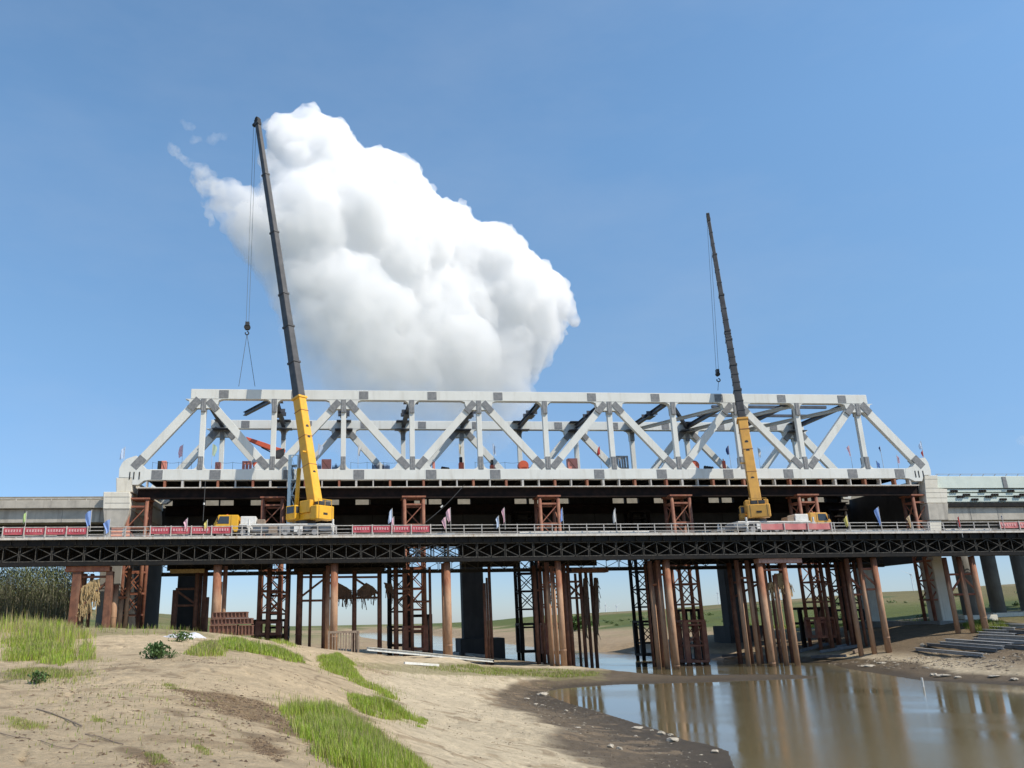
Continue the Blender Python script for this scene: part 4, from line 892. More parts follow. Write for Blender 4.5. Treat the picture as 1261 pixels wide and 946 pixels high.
# ================================================================ BANNERS AND FLAGS ON THE TRESTLE
def banner(label, x0, x1, n, mat, y0=651, text=True, seed=0):
    a, b = TR.uz(x0, y0, .24)[0], TR.uz(x1, y0, .24)[0]
    rg = random.Random(seed)
    t = thing('cloth_banner', label, 'banner', TR.w((a + b) / 2, .24, 14.05), 'red cloth banners on the railing')
    m = MB(); N = 40
    P_ = []
    for k in range(N + 1):
        f = k / N; u = a + (b - a) * f; sg = abs(math.sin(f * n * math.pi)) * .05
        for z, dv in ((14.12 - sg * .3, .03), (14.78 - sg, 0)):
            for e_ in (0, .012): P_.append(TR.w(u, .075 + dv * math.sin(f * 31) + e_, z))
    fs = []
    for k in range(N):
        i = k * 4; j = i + 4
        fs += [(i, j, j + 2, i + 2), (i + 1, i + 3, j + 3, j + 1), (i + 2, j + 2, j + 3, i + 3), (i, i + 1, j + 1, j)]
    fs += [(0, 2, 3, 1), (N * 4, N * 4 + 1, N * 4 + 3, N * 4 + 2)]
    m.add(P_, fs).build('cloth', M[mat], t)
    if text:                                  # small pale characters, too small in the photo to be read
        for q in range(n):
            for c in range(6):
                u = a + (b - a) * ((q + .14 + c * .13) / n)
                g = MB()
                for s in range(3): 
                    zc = 14.38 + s * .085
                    g.fbox(TR, u - rg.uniform(.06, .1), u + rg.uniform(.06, .1), .035, .045, zc, zc + .045)
                g.fbox(TR, u - .02, u + .02, .033, .035, 14.36, 14.6)
                g.build('character', M['fadedletter'], t)
    for s in range(n + 1): MB().fbox(TR, a + (b - a) * s / n - .05, a + (b - a) * s / n + .05, -.03, .03, ZD, 14.9).build('tie_post', M['railpaint'], t)
banner('dark red banner with pale lettering below the weathered concrete viaduct', 5, 109, 4, 'redcloth', seed=1)
banner('dark red banner with pale lettering in front of the yellow crane cab', 186, 286, 4, 'redcloth', seed=2)
banner('red banner with pale lettering at the foot of a red lattice tower', 434, 530, 4, 'redcloth', seed=3)
banner('sun faded plain pink red banner in front of the second crane', 935, 1022, 3, 'pinkcloth', y0=646, text=False)
banner('pink red banner with lines of small writing below the pale green girder', 1229, 1300, 3, 'pinkcloth', y0=645, seed=5)
bt = MB().fbox(TR, TR.uz(137, 655, .3)[0], TR.uz(160, 655, .3)[0], .28, .33, 13.85, 14.75).build('notice_board', M['peachboard'], None, off=TR.w(TR.uz(148, 655, .3)[0], .3, 13.85))
tag(bt, 'plain peach coloured board on the railing below the stepped pier', 'board')
for q in (0,): MB().fbox(TR, TR.uz(151, 655, .3)[0], TR.uz(154, 655, .3)[0], .26, .275, 13.95, 14.7).build('white_stripe', M['offwhite'], None).parent = bt
bt.children[0].location = -bt.location

def flag(label, fr, v, px, ytop, ybase, colr, h, side=1, wd=.55, lean=.0, seed=0, grp='flags on the trestle railing'):
    u, zt = fr.uz(px, ytop, v); zb = fr.uz(px, ybase, v)[1]
    rg = random.Random(seed + int(px))
    t = thing('flag', label, 'flag', fr.w(u, v, zb), grp)
    MB().cyl(fr.w(u, v, zb), fr.w(u + lean, v, zt + .1), .025, n=6).build('pole', M['polewhite'], t)
    NU, NZ = 5, 7; P_ = []
    for e_ in (0,):
        for i in range(NU + 1):
            for j in range(NZ + 1):
                f = i / NU; g = j / NZ
                uu_ = u + lean * (1 - g) + side * (.03 + wd * f * (1 - .35 * g * rg.uniform(.8, 1.2)) * (.75 + .25 * math.sin(g * 3 + seed)))
                vv = v + .13 * math.sin(f * 7 + g * 2 + seed) * f + e_
                zz_ = zt - g * h - f * f * .38 * (1 - g * .4)
                P_.append(fr.w(uu_, vv, zz_))
    n1 = (NU + 1) * (NZ + 1); fs = []
    for i in range(NU):
        for j in range(NZ):
            a = i * (NZ + 1) + j; b = a + NZ + 1
            fs += [(a, b, b + 1, a + 1)]
    MB().add(P_, fs).build('cloth', M['flag_' + colr], t, smooth=True)
RA = 'flags on the trestle railing'; RB = 'flags on the bridge deck'
for i, (x, y0, y1, c, h, sd_, wd, lab) in enumerate([
        (33, 631, 662, 'green', .9, -1, .35, 'limp green flag on a tall pole over the first red banner'),
        (113, 629, 655, 'blue', 1.4, -1, .6, 'upright blue flag at the end of the first red banner'),
        (136, 640, 662, 'blue', 1.2, -1, .65, 'broad pale blue flag hanging beside the peach board'),
        (231, 639, 655, 'pink', .9, -1, .42, 'pink flag above the banner by the crane cab'),
        (255.5, 641, 656, 'yellow', .75, -1, .5, 'pale yellow flag beside the yellow crane cab'),
        (483, 627, 652, 'paleblue', 1.3, -1, .55, 'pale blue flag above the middle red banner'),
        (485, 637, 655, 'pink', .8, -1, .32, 'small pink flag tucked under a pale blue one'),
        (554.5, 626, 655, 'pink', 1.3, -1, .45, 'tall pink flag on the railing right of the middle banner'),
        (549, 637, 655, 'pink', 1.1, -1, .4, 'shorter pink flag hugging a taller pink flag'),
        (621, 626, 652, 'pink', 1.4, -1, .35, 'pink and white flag between the two central towers'),
        (614, 636, 656, 'paleblue', 1.1, -1, .5, 'slanting pale blue flag between the two central towers'),
        (692.5, 626, 652, 'blue', 1.3, -1, .4, 'deep blue flag just right of the sunlit central tower'),
        (757.5, 627, 655, 'white', 1.35, -1, .34, 'plain white flag alone on the open railing'),
        (1043, 635, 655, 'yellow', 1.1, -1, .4, 'pale yellow flag right of the faded banner'),
        (1081.5, 625, 655, 'blue', 1.8, -1, .5, 'large blue flag in front of the dark pier wall'),
        (1120, 635, 655, 'tan', 1.2, -1, .45, 'tan flag hanging before the dark leaning tower'),
        (1180.5, 636, 662, 'red', 1.1, -1, .25, 'narrow red flag below the pale green girder'),
        (1233.5, 635, 655, 'navy', .2, -1, .2, 'bare pole with a dark scrap below the pale green girder')]):
    flag(lab, TR, .05, x, y0, y1, c, h, sd_, wd, 0, i, RA)
for i, (x, y0, y1, c, h, sd_, wd, v, lab) in enumerate([
        (154, 551, 572, 'paleblue', 1.3, -1, .7, 2, 'blue and white flag on the left bearing end of the truss'),
        (225.5, 548, 577, 'pink', 1.4, -1, .6, 3, 'pink flag on a tall pole inside the first truss panel'),
        (262, 547, 577, 'palegreen', 1.4, 1, .55, 5, 'pale green flag behind the second truss diagonal'),
        (392, 547, 577, 'paleblue', 1.3, 1, .6, 5, 'pale blue flag right of the yellow boom'),
        (441, 548, 577, 'white', 1.3, 1, .5, 5, 'blue white flag left of the third near diagonal'),
        (565, 547, 577, 'cream', 1.2, 1, .45, 5, 'cream flag beside the red welding machine'),
        (607, 547, 577, 'paleblue', 1.3, 1, .5, 5, 'thin pale blue flag before the cloud edge'),
        (738.5, 550, 577, 'red', 1.0, -1, .45, 5, 'red and white flag near the middle coral cabinet'),
        (897, 549, 577, 'navy', 1.1, -1, .4, 5, 'dark blue flag left of the faded crane boom'),
        (933, 552, 577, 'white', 1.1, 1, .4, 5, 'white flag right of the faded crane boom'),
        (1045.5, 549, 577, 'pink', 1.3, -1, .4, 3, 'pink flag on a tall pole in the last truss panel'),
        (1083.5, 550, 577, 'navy', .6, -1, .3, 3, 'small navy flag on a tall thin pole in the last truss panel'),
        (1079, 568, 577, 'blue', .8, 1, .6, 2, 'low bright blue flag in the last truss panel'),
        (1104, 561, 577, 'pink', 1.0, 1, .4, 3, 'low pink flag beside the right end post'),
        (1134, 544, 570, 'paleblue', .9, -1, .4, 2, 'faded blue flag on the right bearing end of the truss'),
        (1136, 554, 570, 'red', .8, -1, .2, 2.4, 'dark red pennant on the right bearing end of the truss')]):
    flag(lab, BR, v, x, y0, y1, c, h, sd_, wd, 0, i + 30, RB)

# ================================================================ EQUIPMENT ON THE BRIDGE DECK
ZF = 22.33
def on_deck(x, y, v): return BR.uz(x, y, v)
def cabinet(label, x0, x1, y0, v, mat, legs=True, dark=False):
    ua, z1 = on_deck(x0, y0, v); ub, _ = on_deck(x1, y0, v)
    t = thing('power_cabinet', label, 'cabinet', BR.w((ua + ub) / 2, v, ZF), 'cabinets on the bridge deck')
    zl = ZF + (.45 if legs else 0.02)
    MB().fbox(BR, ua, ub, v, v + .8, zl, z1).build('body', M[mat], t, .03)
    if legs:
        for u in (ua + .06, ub - .06):
            for dv in (.06, .74): MB().fbox(BR, u - .05, u + .05, v + dv - .05, v + dv + .05, ZF, zl).build('leg', M[mat], t)
    MB().beam(BR.w(ua + .1, v - .02, z1 - .15), BR.w(ub - .1, v - .02, zl + .15), .03, .05).build('door_crease', M['tower'], t)
    if dark: MB().fbox(BR, ua - .45, ua - .02, v + .1, v + .6, ZF + .2, z1).build('control_box', M['black'], t)
cabinet('coral cabinet on legs right of the yellow boom', 396, 408, 565.5, 3, 'coral')
cabinet('small coral cabinet with a dark control box in the first truss panel', 199, 205, 567.5, 2.5, 'coral', dark=True)
cabinet('small red cabinet beside the thin post in the second truss panel', 265, 271.5, 569, 3, 'coral')
cabinet('coral cabinet on two feet near the middle of the deck', 699, 711, 564.5, 3, 'coral')
def bottles(label, x0, x1, y0, v, n, seed):
    rg = random.Random(seed); ua, z1 = on_deck(x0, y0, v); ub, _ = on_deck(x1, y0, v)
    for i in range(n):
        u = ua + (ub - ua) * (i + .5) / n; zt = z1 - rg.uniform(0, .25)
        t = thing('gas_cylinder', label, 'gas cylinder', BR.w(u, v, ZF), 'gas cylinders on the deck')
        r = min((ub - ua) / n * .46, .14)
        b_ = MB().cyl(BR.w(u, v, ZF), BR.w(u, v, zt - .25), r, n=10).cyl(BR.w(u, v, zt - .25), BR.w(u, v, zt - .08), r, r * .35, n=10).build('bottle', M['bluecyl'], t)
        MB().cyl(BR.w(u, v, zt - .08), BR.w(u, v, zt + .04), r * .3, n=6).build('valve', M['black'], t)
bottles('dark blue gas cylinder standing close to the coral cabinet by the yellow boom', 387, 395.5, 570.5, 3.2, 6, 1)
bottles('dark blue gas cylinder standing close to the coral cabinet by the yellow boom', 409, 418.5, 571, 3.2, 6, 2)
bottles('dark blue gas cylinder in the close sets under the third near diagonal', 458, 467.5, 570, 3.2, 6, 3)
bottles('dark blue gas cylinder in the close sets under the third near diagonal', 470.5, 480, 571, 3.2, 6, 4)
def machine(label, x0, x1, y0, v, mat, style):
    ua, z1 = on_deck(x0, y0, v); ub, _ = on_deck(x1, y0, v); um = (ua + ub) / 2; H_ = z1 - ZF
    t = thing('deck_machine', label, 'machine', BR.w(um, v, ZF), 'small machines on the bridge deck')
    if style == 'upright':
        MB().fbox(BR, ua, ub, v, v + .6, ZF + .12, ZF + H_ * .72).build('body', M[mat], t, .05)
        MB().fbox(BR, ua + .1, ub - .15, v + .1, v + .5, ZF + H_ * .72, z1).build('motor', M['black'], t, .05)
        for u in (ua + .1, ub - .1): MB().cyl(BR.w(u, v - .02, ZF + .13), BR.w(u, v + .62, ZF + .13), .13, n=10).build('wheel', M['black'], t)
    elif style == 'lump':
        MB().fbox(BR, ua, ub - .3, v, v + .9, ZF + .15, ZF + H_ * .6).build('engine', M[mat], t, .08)
        MB().cyl(BR.w(um - .2, v, ZF + H_ * .66), BR.w(um - .2, v + .8, ZF + H_ * .66), H_ * .34, n=14).build('drum', M[mat], t)
        MB().fbox(BR, ub - .55, ub, v + .1, v + .7, ZF + .05, ZF + H_ * .55).build('pump', M['black'], t, .05)
    elif style == 'bucket':
        MB().cyl(BR.w(um, v, ZF + .1), BR.w(um, v, z1 - .1), (ub - ua) * .38, (ub - ua) * .5, n=16).build('tub', M[mat], t, smooth=True)
        MB().cyl(BR.w(um, v, z1 - .1), BR.w(um, v, z1), (ub - ua) * .52, n=16).build('rim', M[mat], t)
    elif style == 'frame':
        m = MB()
        for u in (ua, ub, um):
            for dv in (0, 1.0): MB().fbox(BR, u - .1, u + .1, v + dv - .1, v + dv + .1, ZF, z1).build('leg', M[mat], t)
        for z in (z1 - .1, ZF + H_ * .4):
            for dv in (0, 1.0): MB().beam(BR.w(ua, v + dv, z), BR.w(ub, v + dv, z), .18, .2).build('rail', M[mat], t)
    elif style == 'post':
        MB().fbox(BR, ua, ub, v, v + .4, ZF, z1 - .25).build('stand', M[mat], t, .03)
        MB().cyl(BR.w(um, v + .2, z1 - .25), BR.w(um, v + .2, z1), .12, n=8).build('lamp', M['offwhite'], t)
    elif style == 'bundle':
        for k in range(4): MB().cyl(BR.w(ua + (ub - ua) * k / 4, v + .2 * k, ZF + .18 + .1 * (k % 2)), BR.w(ua + (ub - ua) * (k + 1) / 4, v + .2 * k + .4, ZF + H_ * .8), .18, n=8).build('roll', M[mat], t)
machine('red upright welding machine beside a far truss post', 565, 571, 562.5, 4, 'orange', 'upright')
machine('small red post lamp left of the red welding machine', 532.5, 535.5, 566, 3, 'coral', 'post')
machine('dark bundle of rolls lying left of the red welding machine', 543, 553, 572, 3, 'black', 'bundle')
machine('red lumpy engine under the fifth near diagonal', 641, 652, 567, 3, 'orange', 'lump')
machine('small orange red machine on a far diagonal before the cloud edge', 603.5, 609, 566, 5, 'orange', 'upright')
machine('open pale grey frame beside a near post right of centre', 759.5, 772, 561.5, 4, 'greymetal', 'frame')
machine('red cylinders machine left of the faded crane boom', 852, 861, 567, 3, 'orange', 'lump')
machine('dark low rolls left of the faded crane boom', 866, 881, 571, 3, 'black', 'bundle')
machine('thin red post lamp just left of the faded crane boom', 890, 893, 565, 3, 'orange', 'post')
machine('pink red open frame behind the second near diagonal', 299.5, 308, 568, 4, 'coral', 'frame')
machine('round orange red tub at the foot of the second near diagonal', 311.5, 319.5, 570, 3, 'orange', 'bucket')
# orange boom lift
bl_v = 7
ua, za = BR.uz(347, 556, bl_v)
t = thing('boom_lift', 'orange boom lift reaching over the deck behind the second near post', 'boom lift', BR.w(ua, bl_v, ZF))
MB().fbox(BR, ua - 3.4, ua - .2, bl_v - .9, bl_v + .9, ZF + .5, ZF + 1.1).build('chassis', M['orange'], t, .05)
for u in (ua - 2.9, ua - .8):
    for dv in (-1.0, .7): MB().cyl(BR.w(u, bl_v + dv, ZF + .5), BR.w(u, bl_v + dv + .3, ZF + .5), .48, n=14).build('wheel', M['black'], t)
MB().prism(BR, [BR.uz(x, y, bl_v) for x, y in ((339, 556), (350.5, 553), (350, 559), (344, 565.5), (339, 565))], bl_v - .5, bl_v + .5).build('counterweight', M['boom'], t, .03)
bm_ = MB().prism(BR, [BR.uz(x, y, bl_v) for x, y in ((303, 538.3), (327, 546), (340, 551), (351.5, 554.2), (350.5, 557.5), (338, 556.5), (322, 550.5), (306, 543.2))], bl_v - .3, bl_v + .3).build('lift_arm', M['orange'], t, .03)
MB().beam(BR.px(304, 541, bl_v), BR.px(296, 545, bl_v), .25, .25).build('jib', M['orange'], t)
MB().beam(BR.px(322, 551, bl_v - .1), BR.px(334, 557, bl_v - .1), .14, .14).build('lift_ram', M['black'], t)
# guard ropes along the deck edge
for x0_, x1_, lab in ((188, 236, 'thin guard rope on short posts in the first truss panel'), (270, 320, 'thin guard rope on short posts in the second truss panel'), (432, 492, 'slack guard rope on short posts around the gas cylinders'), (585, 640, 'slack guard rope on short posts before the cloud edge')):
    t = thing('guard_rope', lab, 'rope', BR.px(x0_, 577, 1.2), 'guard ropes on the bridge deck')
    ua, z1 = BR.uz(x0_, 569.5, 1.2); ub = BR.uz(x1_, 569, 1.2)[0]; n = 4
    for k in range(n): 
        u = ua + (ub - ua) * k / (n - 1); MB().cyl(BR.w(u, 1.2, ZF), BR.w(u, 1.2, z1 + .05), .02, n=5).build('post', M['rope'], t)
    MB().path([BR.w(ua + (ub - ua) * f, 1.2, z1 - abs(math.sin(f * math.pi * (n - 1))) * .1) for f in np.linspace(0, 1, 19)], .016, 4).build('rope', M['rope'], t)
# hanging cables
for (x0_, y0_), (x1_, y1_), lab in (((253, 592), (250, 642), 'thin dark cable hanging straight from the launching beam near the crane cab'), ((572, 597), (523, 644), 'thin cable slanting from the launching beam to a red tower')):
    a, b = BR.px(x0_, y0_, -.4), BR.px(x1_, y1_, -.4)
    o = MB().path([a + (b - a) * f - ZH * math.sin(f * math.pi) * .25 for f in np.linspace(0, 1, 9)], .035, 5).build('hanging_cable', M['rope'], None, off=b); tag(o, lab, 'cable')
    MB().cyl(a + (b - a) * .55, a + (b - a) * .6, .1, n=8).build('clamp', M['offwhite'], None, off=b).parent = o
    o.children[0].location = (0, 0, 0)
# blue stair tower beside the big boom
uA, zT_ = BR.uz(357.5, 562, -1.6); uB = BR.uz(367.5, 562, -1.6)[0]
t = thing('stair_tower', 'narrow blue grey stair tower standing behind the yellow crane', 'stair tower', BR.w((uA + uB) / 2, -1.6, ZD))
for u in (uA, uB):
    for v in (-2.2, -.5): MB().fbox(BR, u - (.16 if u == uA else .09), u + (.16 if u == uA else .09), v - .09, v + .09, ZD - .0, zT_).build('corner_post', M['steelblue'], t)
zs_ = np.arange(ZD + .1, zT_, 1.75)
for i, z in enumerate(zs_):
    MB().fbox(BR, uA + .18, uB - .1, -2.1, -.6, z, z + .06).build('landing', M['steelblue'], t)
    if i + 1 < len(zs_):
        a, b = (uA + .2, uB - .15) if i % 2 else (uB - .15, uA + .2)
        f_ = MB().beam(BR.w(a, -1.4, z + .05), BR.w(b, -1.4, zs_[i + 1]), .5, .08).build('stair_flight', M['steelblue'], t)
        MB().beam(BR.w(a, -1.7, z + .95), BR.w(b, -1.7, zs_[i + 1] + .9), .04, .04).build('handrail', M['steelblue'], f_)
MB().beam(BR.w(uA, -2.2, zT_), BR.w(uB, -2.2, zT_), .08, .1).build('top_rail', M['steelblue'], t)

# ================================================================ THINGS ON THE GROUND
def formwork(label, x0, x1, ytop, ybot, v, ribs, depth=1.6):
    ua, z1 = TR.uz(x0, ytop, v); ub = TR.uz(x1, ytop, v)[0]; z0 = TR.uz(x0, ybot, v)[1]
    t = thing('formwork_panel', label, 'steel formwork', TR.w((ua + ub) / 2, v, z0), 'rusty formwork frames on the sand')
    MB().fbox(TR, ua + .04, ub - .04, v + .14, v + depth, z0 + .03, z1 - .03).build('panel_body', M['rustdark'], t)
    for z in (z0, z1 - .08): MB().fbox(TR, ua, ub, v, v + depth + .05, z, z + .08).build('flange', M['rustbox'], t)
    for k in range(ribs + 1):
        u = ua + (ub - ua) * k / ribs; MB().fbox(TR, u - .045, u + .045, v + .01, v + .2, z0 + .08, z1 - .08).build('rib', M['rustbox'], t)
formwork('rusty formwork frame on top of its heap on the sand', 262, 304, 754, 761.5, -2.6, 9, 2.2)
formwork('long rusty formwork frame in the middle of its heap on the sand', 259.5, 310, 762, 769.5, -2.8, 11, 2.4)
formwork('rusty formwork frame at the lower front of its heap on the sand', 258.5, 291, 770, 783.5, -3.6, 6, 2.6)
formwork('small rusty formwork frame leaning at the right end of its heap', 294, 311, 770, 783, -3.3, 4, 2.0)
for i, (x0_, x1_, yt, yb, lab) in enumerate(((212, 238, 778, 785.5, 'rumpled white sheet heaped on the sand near the rusty frames'), (239, 249.5, 779, 785.5, 'small upright white sack beside the rumpled white sheet'))):
    a = G(x0_, yb); b = G(x1_, yb); rg = random.Random(i)
    H_ = (yb - yt) / 1000 * np.hypot(*((a + b)[:2] / 2)); n1, n2 = 26, 12
    dr = unit((b - a) * np.array([1, 1, 0])); nv = np.array([-dr[1], dr[0], 0]); L_ = np.linalg.norm(b - a); P_ = []
    for p in range(n1 + 1):
        for q in range(n2 + 1):
            f, g = p / n1, q / n2; e_ = (math.sin(math.pi * f) ** .5) * (math.sin(math.pi * g) ** .6)
            pt = a + dr * L_ * f + nv * (g - .3) * 1.1; pt = np.array(pt)
            z = gzz(pt) - .03 + H_ * e_ * (.62 + .38 * math.sin(f * 9 + g * 2.3 + i) * .8 + rg.uniform(-.09, .09) if i == 0 else .95 + rg.uniform(-.08, .08))
            P_.append((pt[0], pt[1], z))
    fs = [(p * (n2 + 1) + q, (p + 1) * (n2 + 1) + q, (p + 1) * (n2 + 1) + q + 1, p * (n2 + 1) + q + 1) for p in range(n1) for q in range(n2)]
    o = MB().add(P_, fs).build('white_sheet' if i == 0 else 'white_sack', M['sack'], None, off=a); tag(o, lab, 'sheet' if i == 0 else 'sack')
# slatted crate
ua, zt = TR.uz(405, 777.5, -1.5); ub = TR.uz(441, 777.5, -1.5)[0]; zg = min(gzz(TR.w(ua, -1.5, 0)), gzz(TR.w(ub, -1.5, 0))); zt = max(zt, zg + 1.6)
t = thing('slatted_crate', 'weathered slatted steel crate standing open on the bank edge', 'crate', TR.w(ua, -1.5, zg))
for u in (ua, ub):
    for v in (-2.2, -.6): MB().fbox(TR, u - .09, u + .09, v - .09, v + .09, zg - .3, zt).build('corner_post', M['wood'], t)
for v in (-2.2, -.6):
    for z in (zg + .12, zt - .1): MB().fbox(TR, ua + .1, ub - .1, v - .06, v + .06, z - .1, z + .1).build('rail', M['wood'], t)
    for k in range(9):
        u = ua + .35 + (ub - ua - .7) * k / 8
        if v < -1 or k % 2: MB().fbox(TR, u - .055, u + .055, v - .03, v + .03, zg + .2 if k % 3 else zg + .5, zt - .2).build('slat', M['wood'], t)
for u in (ua, ub): MB().fbox(TR, u - .04, u + .04, -2.1, -.7, zg + .25, zt - .2).build('side_panel', M['wood'], t)
MB().fbox(TR, ua + .1, ub - .1, -2.1, -.7, zg + .05, zg + .12).build('floor_board', M['wood'], t)
# loose beams lying about
def lying(label, a_px, b_px, wd, ht, mat, group, lift=0, name='steel_beam', ib=True, dz=0):
    a, b = G(*a_px), G(*b_px)
    a = a + ZH * (ht / 2 + lift); b = b + ZH * (ht / 2 + lift + dz)
    mid = (a + b) / 2; g = gzz(mid)
    if mid[2] - ht / 2 < g: a = a + ZH * (g - mid[2] + ht / 2); b = b + ZH * (g - mid[2] + ht / 2)
    m = MB()
    (m.ibeam(a, b, wd, ht, t=.035) if ib else m.beam(a, b, wd, ht))
    o = m.build(name, M[mat], None, off=(a + b) / 2 - ZH * ht / 2); tag(o, label, 'steel beam' if name == 'steel_beam' else 'timber', group)
gW = 'pale beams on the sand'
lying('long pale steel beam lying along the sand before the tower feet', (452, 806.5), (607, 820), .3, .3, 'whitebeam', gW, .02)
lying('pale steel beam crossing over the long one at the dark footing', (530, 806), (606, 814), .3, .3, 'whitebeam', gW, .32)
lying('thin pale pole lying left over the long beam', (463, 803), (500, 808), .14, .14, 'whitebeam', gW, .3, ib=False)
lying('short pale rail lying behind the long beam', (478, 804), (520, 807), .2, .2, 'offwhite', gW, .1, ib=False)
lying('thin pale pole lying loose at the far end of the long beam', (560, 807), (585, 814), .1, .1, 'offwhite', gW, .45, ib=False)
lying('low pale rail half buried in front of the long beam', (498, 818), (540, 821), .16, .18, 'offwhite', gW, .0, ib=False)
gB = 'grey beams on the right bank'
BL = [((1128, 802), (1211, 810), .34, .3, 'greybeam', 'long grey beam lying nearest the water on the bank'),
      ((1142, 796.5), (1228, 804), .34, .3, 'greybeam2', 'dark grey beam lying just behind the nearest long one'),
      ((1158, 794), (1236, 800.5), .34, .3, 'greybeam', 'grey beam lying third from the water on the bank'),
      ((1165, 791), (1246, 797), .5, .34, 'greybeam', 'wide pale grey beam over dark ones on the bank'),
      ((1188, 795.5), (1290, 803.5), .34, .32, 'greybeam2', 'dark grey beam running off the picture edge near the water'),
      ((1200, 790), (1290, 796), .34, .3, 'greybeam', 'grey beam running off the picture edge behind the dark one'),
      ((1205, 786.5), (1290, 791), .5, .4, 'greybeam', 'pale grey beam with broad flat top at the picture edge'),
      ((1206, 783), (1250, 785.5), .45, .38, 'greybeam', 'short grey beam lying under the flat topped ones'),
      ((1212, 779.5), (1255, 781.5), .45, .36, 'greybeam', 'short pale beam second from the top of the bank'),
      ((1216, 776), (1250, 777.6), .45, .36, 'greybeam', 'short pale beam at the top of the bank by the weeds'),
      ((1243, 781), (1300, 784), .4, .4, 'greybeam2', 'thick dark beam end at the picture edge'),
      ((1245, 774), (1300, 776), .4, .42, 'greybeam', 'thick grey beam end at the top of the bank'),
      ((1222, 771.5), (1300, 774), .5, .35, 'greybeam', 'farthest pale beam on the bank below the column footing')]
for a, b, wd, ht, mt, lab in BL: lying(lab, a, b, wd, ht, mt, gB, .04)
gT = 'dark timbers under the trestle'
for a, b, lab in (((1010, 806), (1060, 798), 'dark timber slanting up the shaded bank between pipes'), ((1000, 812), (1042, 811), 'dark timber lying flat at the water edge beyond the many pipes'), ((1030, 800), (1058, 795), 'dark timber behind the slanting one on the shaded bank'), ((985, 806), (1020, 796), 'dark timber behind the box frame on the shaded bank'), ((890, 811), (922, 808), 'dark timber at the far water edge by the dark pier'), ((1052, 806), (1062, 802), 'pale short board among the three far shore pipes')):
    lying(lab, a, b, .3, .3, 'wood' if 'pale' in lab else 'greybeam2', gT, .1, 'timber', False)
# pale foam rocks and scraps on the mud
RK = [(668, 856, 13, 3.2), (730, 874, 20, 3.0), (742, 877, 9, 2.6), (697, 876, 5, 1.8), (660, 868, 6, 1.4), (712, 897, 7, 1.4), (752, 921, 8, 4.5), (763, 923, 8, 3.2), (785, 897, 15, 2.0), (815, 905, 9, 4.0), (829, 913, 15, 4.0), (826, 906, 6, 2.4), (783, 907, 5, 1.4), (1070, 821, 14, 2.0),
      (1085, 817, 10, 1.6), (1150, 832, 8, 2.4), (1163, 833, 14, 2.2), (1180, 835, 8, 1.6), (1225, 834, 10, 1.6), (1250, 838, 8, 2.), (1137, 797, 5, 3.5), (880, 927, 10, 3.4), (700, 862, 7, 1.2), (649, 861, 8, 1.4), (668, 869, 5, 1.), (803, 900, 5, 1.2)]
bsph = None
def lump_mesh(seed, n=10):
    rg = np.random.RandomState(seed); V_ = []; F_ = []
    for i in range(n // 2 + 1):
        th = math.pi * i / (n // 2)
        for j in range(n):
            ph = 2 * math.pi * j / n; r = 1 + rg.uniform(-.28, .28)
            V_.append((math.sin(th) * math.cos(ph) * r, math.sin(th) * math.sin(ph) * r, math.cos(th) * r))
    for i in range(n // 2):
        for j in range(n): F_.append((i * n + j, (i + 1) * n + j, (i + 1) * n + (j + 1) % n, i * n + (j + 1) % n))
    me = bpy.data.meshes.new('pale_scrap'); me.from_pydata(V_, [], F_); me.materials.append(M['stone']); return me
LM = [lump_mesh(s) for s in range(5)]
for i, (x, y, wpx, hpx) in enumerate(RK):
    p = G(x, y); dist = np.hypot(p[0], p[1])
    o = bpy.data.objects.new('pale_scrap', LM[i % 5]); COL.objects.link(o)
    o.location = (p[0], p[1], p[2] + hpx * .28 / 1000 * dist); o.rotation_euler = (0, 0, i * 1.7)
    s = dist / 1000; o.scale = (wpx * .5 * s, wpx * .42 * s, hpx * .62 * s)
    tag(o, 'pale scrap of foam or rock on the dark wet mud' if x < 900 else 'pale scrap of foam or rock along the muddy shore below the beams', 'rock', 'pale scraps on the mud' if x < 900 else 'pale scraps on the far shore')
# sticks and dead branches on the sand
for i, (pts, lab) in enumerate((([(45, 874), (60, 879), (80, 886), (101, 896)], 'straight dry stick on the pale sand'), ([(0, 904), (18, 910), (38, 911)], 'thin bent dry stick at the sand edge of the picture'),
                                ([(50, 913), (68, 921), (88, 924), (97, 918), (116, 921)], 'curved dry branch with a kinked end on the sand'), ([(105, 905), (122, 909), (140, 915), (152, 919)], 'grassy dry stalk lying on the sand'), ([(1120, 799), (1135, 803)], 'white tube end poking from the nearest grey beam'))):
    if i == 4: continue
    P_ = [G(x, y) + ZH * (.012 + .01 * (k % 2)) for k, (x, y) in enumerate(pts)]
    m = MB().path(P_, (.013, .006, .006, .008)[i], 5)
    if False:
        for k in range(1, len(P_)): q = (P_[k - 1] + P_[k]) / 2; m.cyl(q, q + np.array([.18, .1, .12]) * (1 if k % 2 else -1) + ZH * .1, .01, n=4)
    tag(m.build('dry_stick', M['wood'], None, off=P_[0]), lab, 'stick', 'dry sticks on the sand')
# white marker post in the water
p = at_z(1137, 846, 0); o = MB().cyl(p - ZH * .4, p + ZH * .62, .07, n=8).build('marker_post', M['offwhite'], None, off=p); tag(o, 'short white post standing in the river by the far shore', 'post')

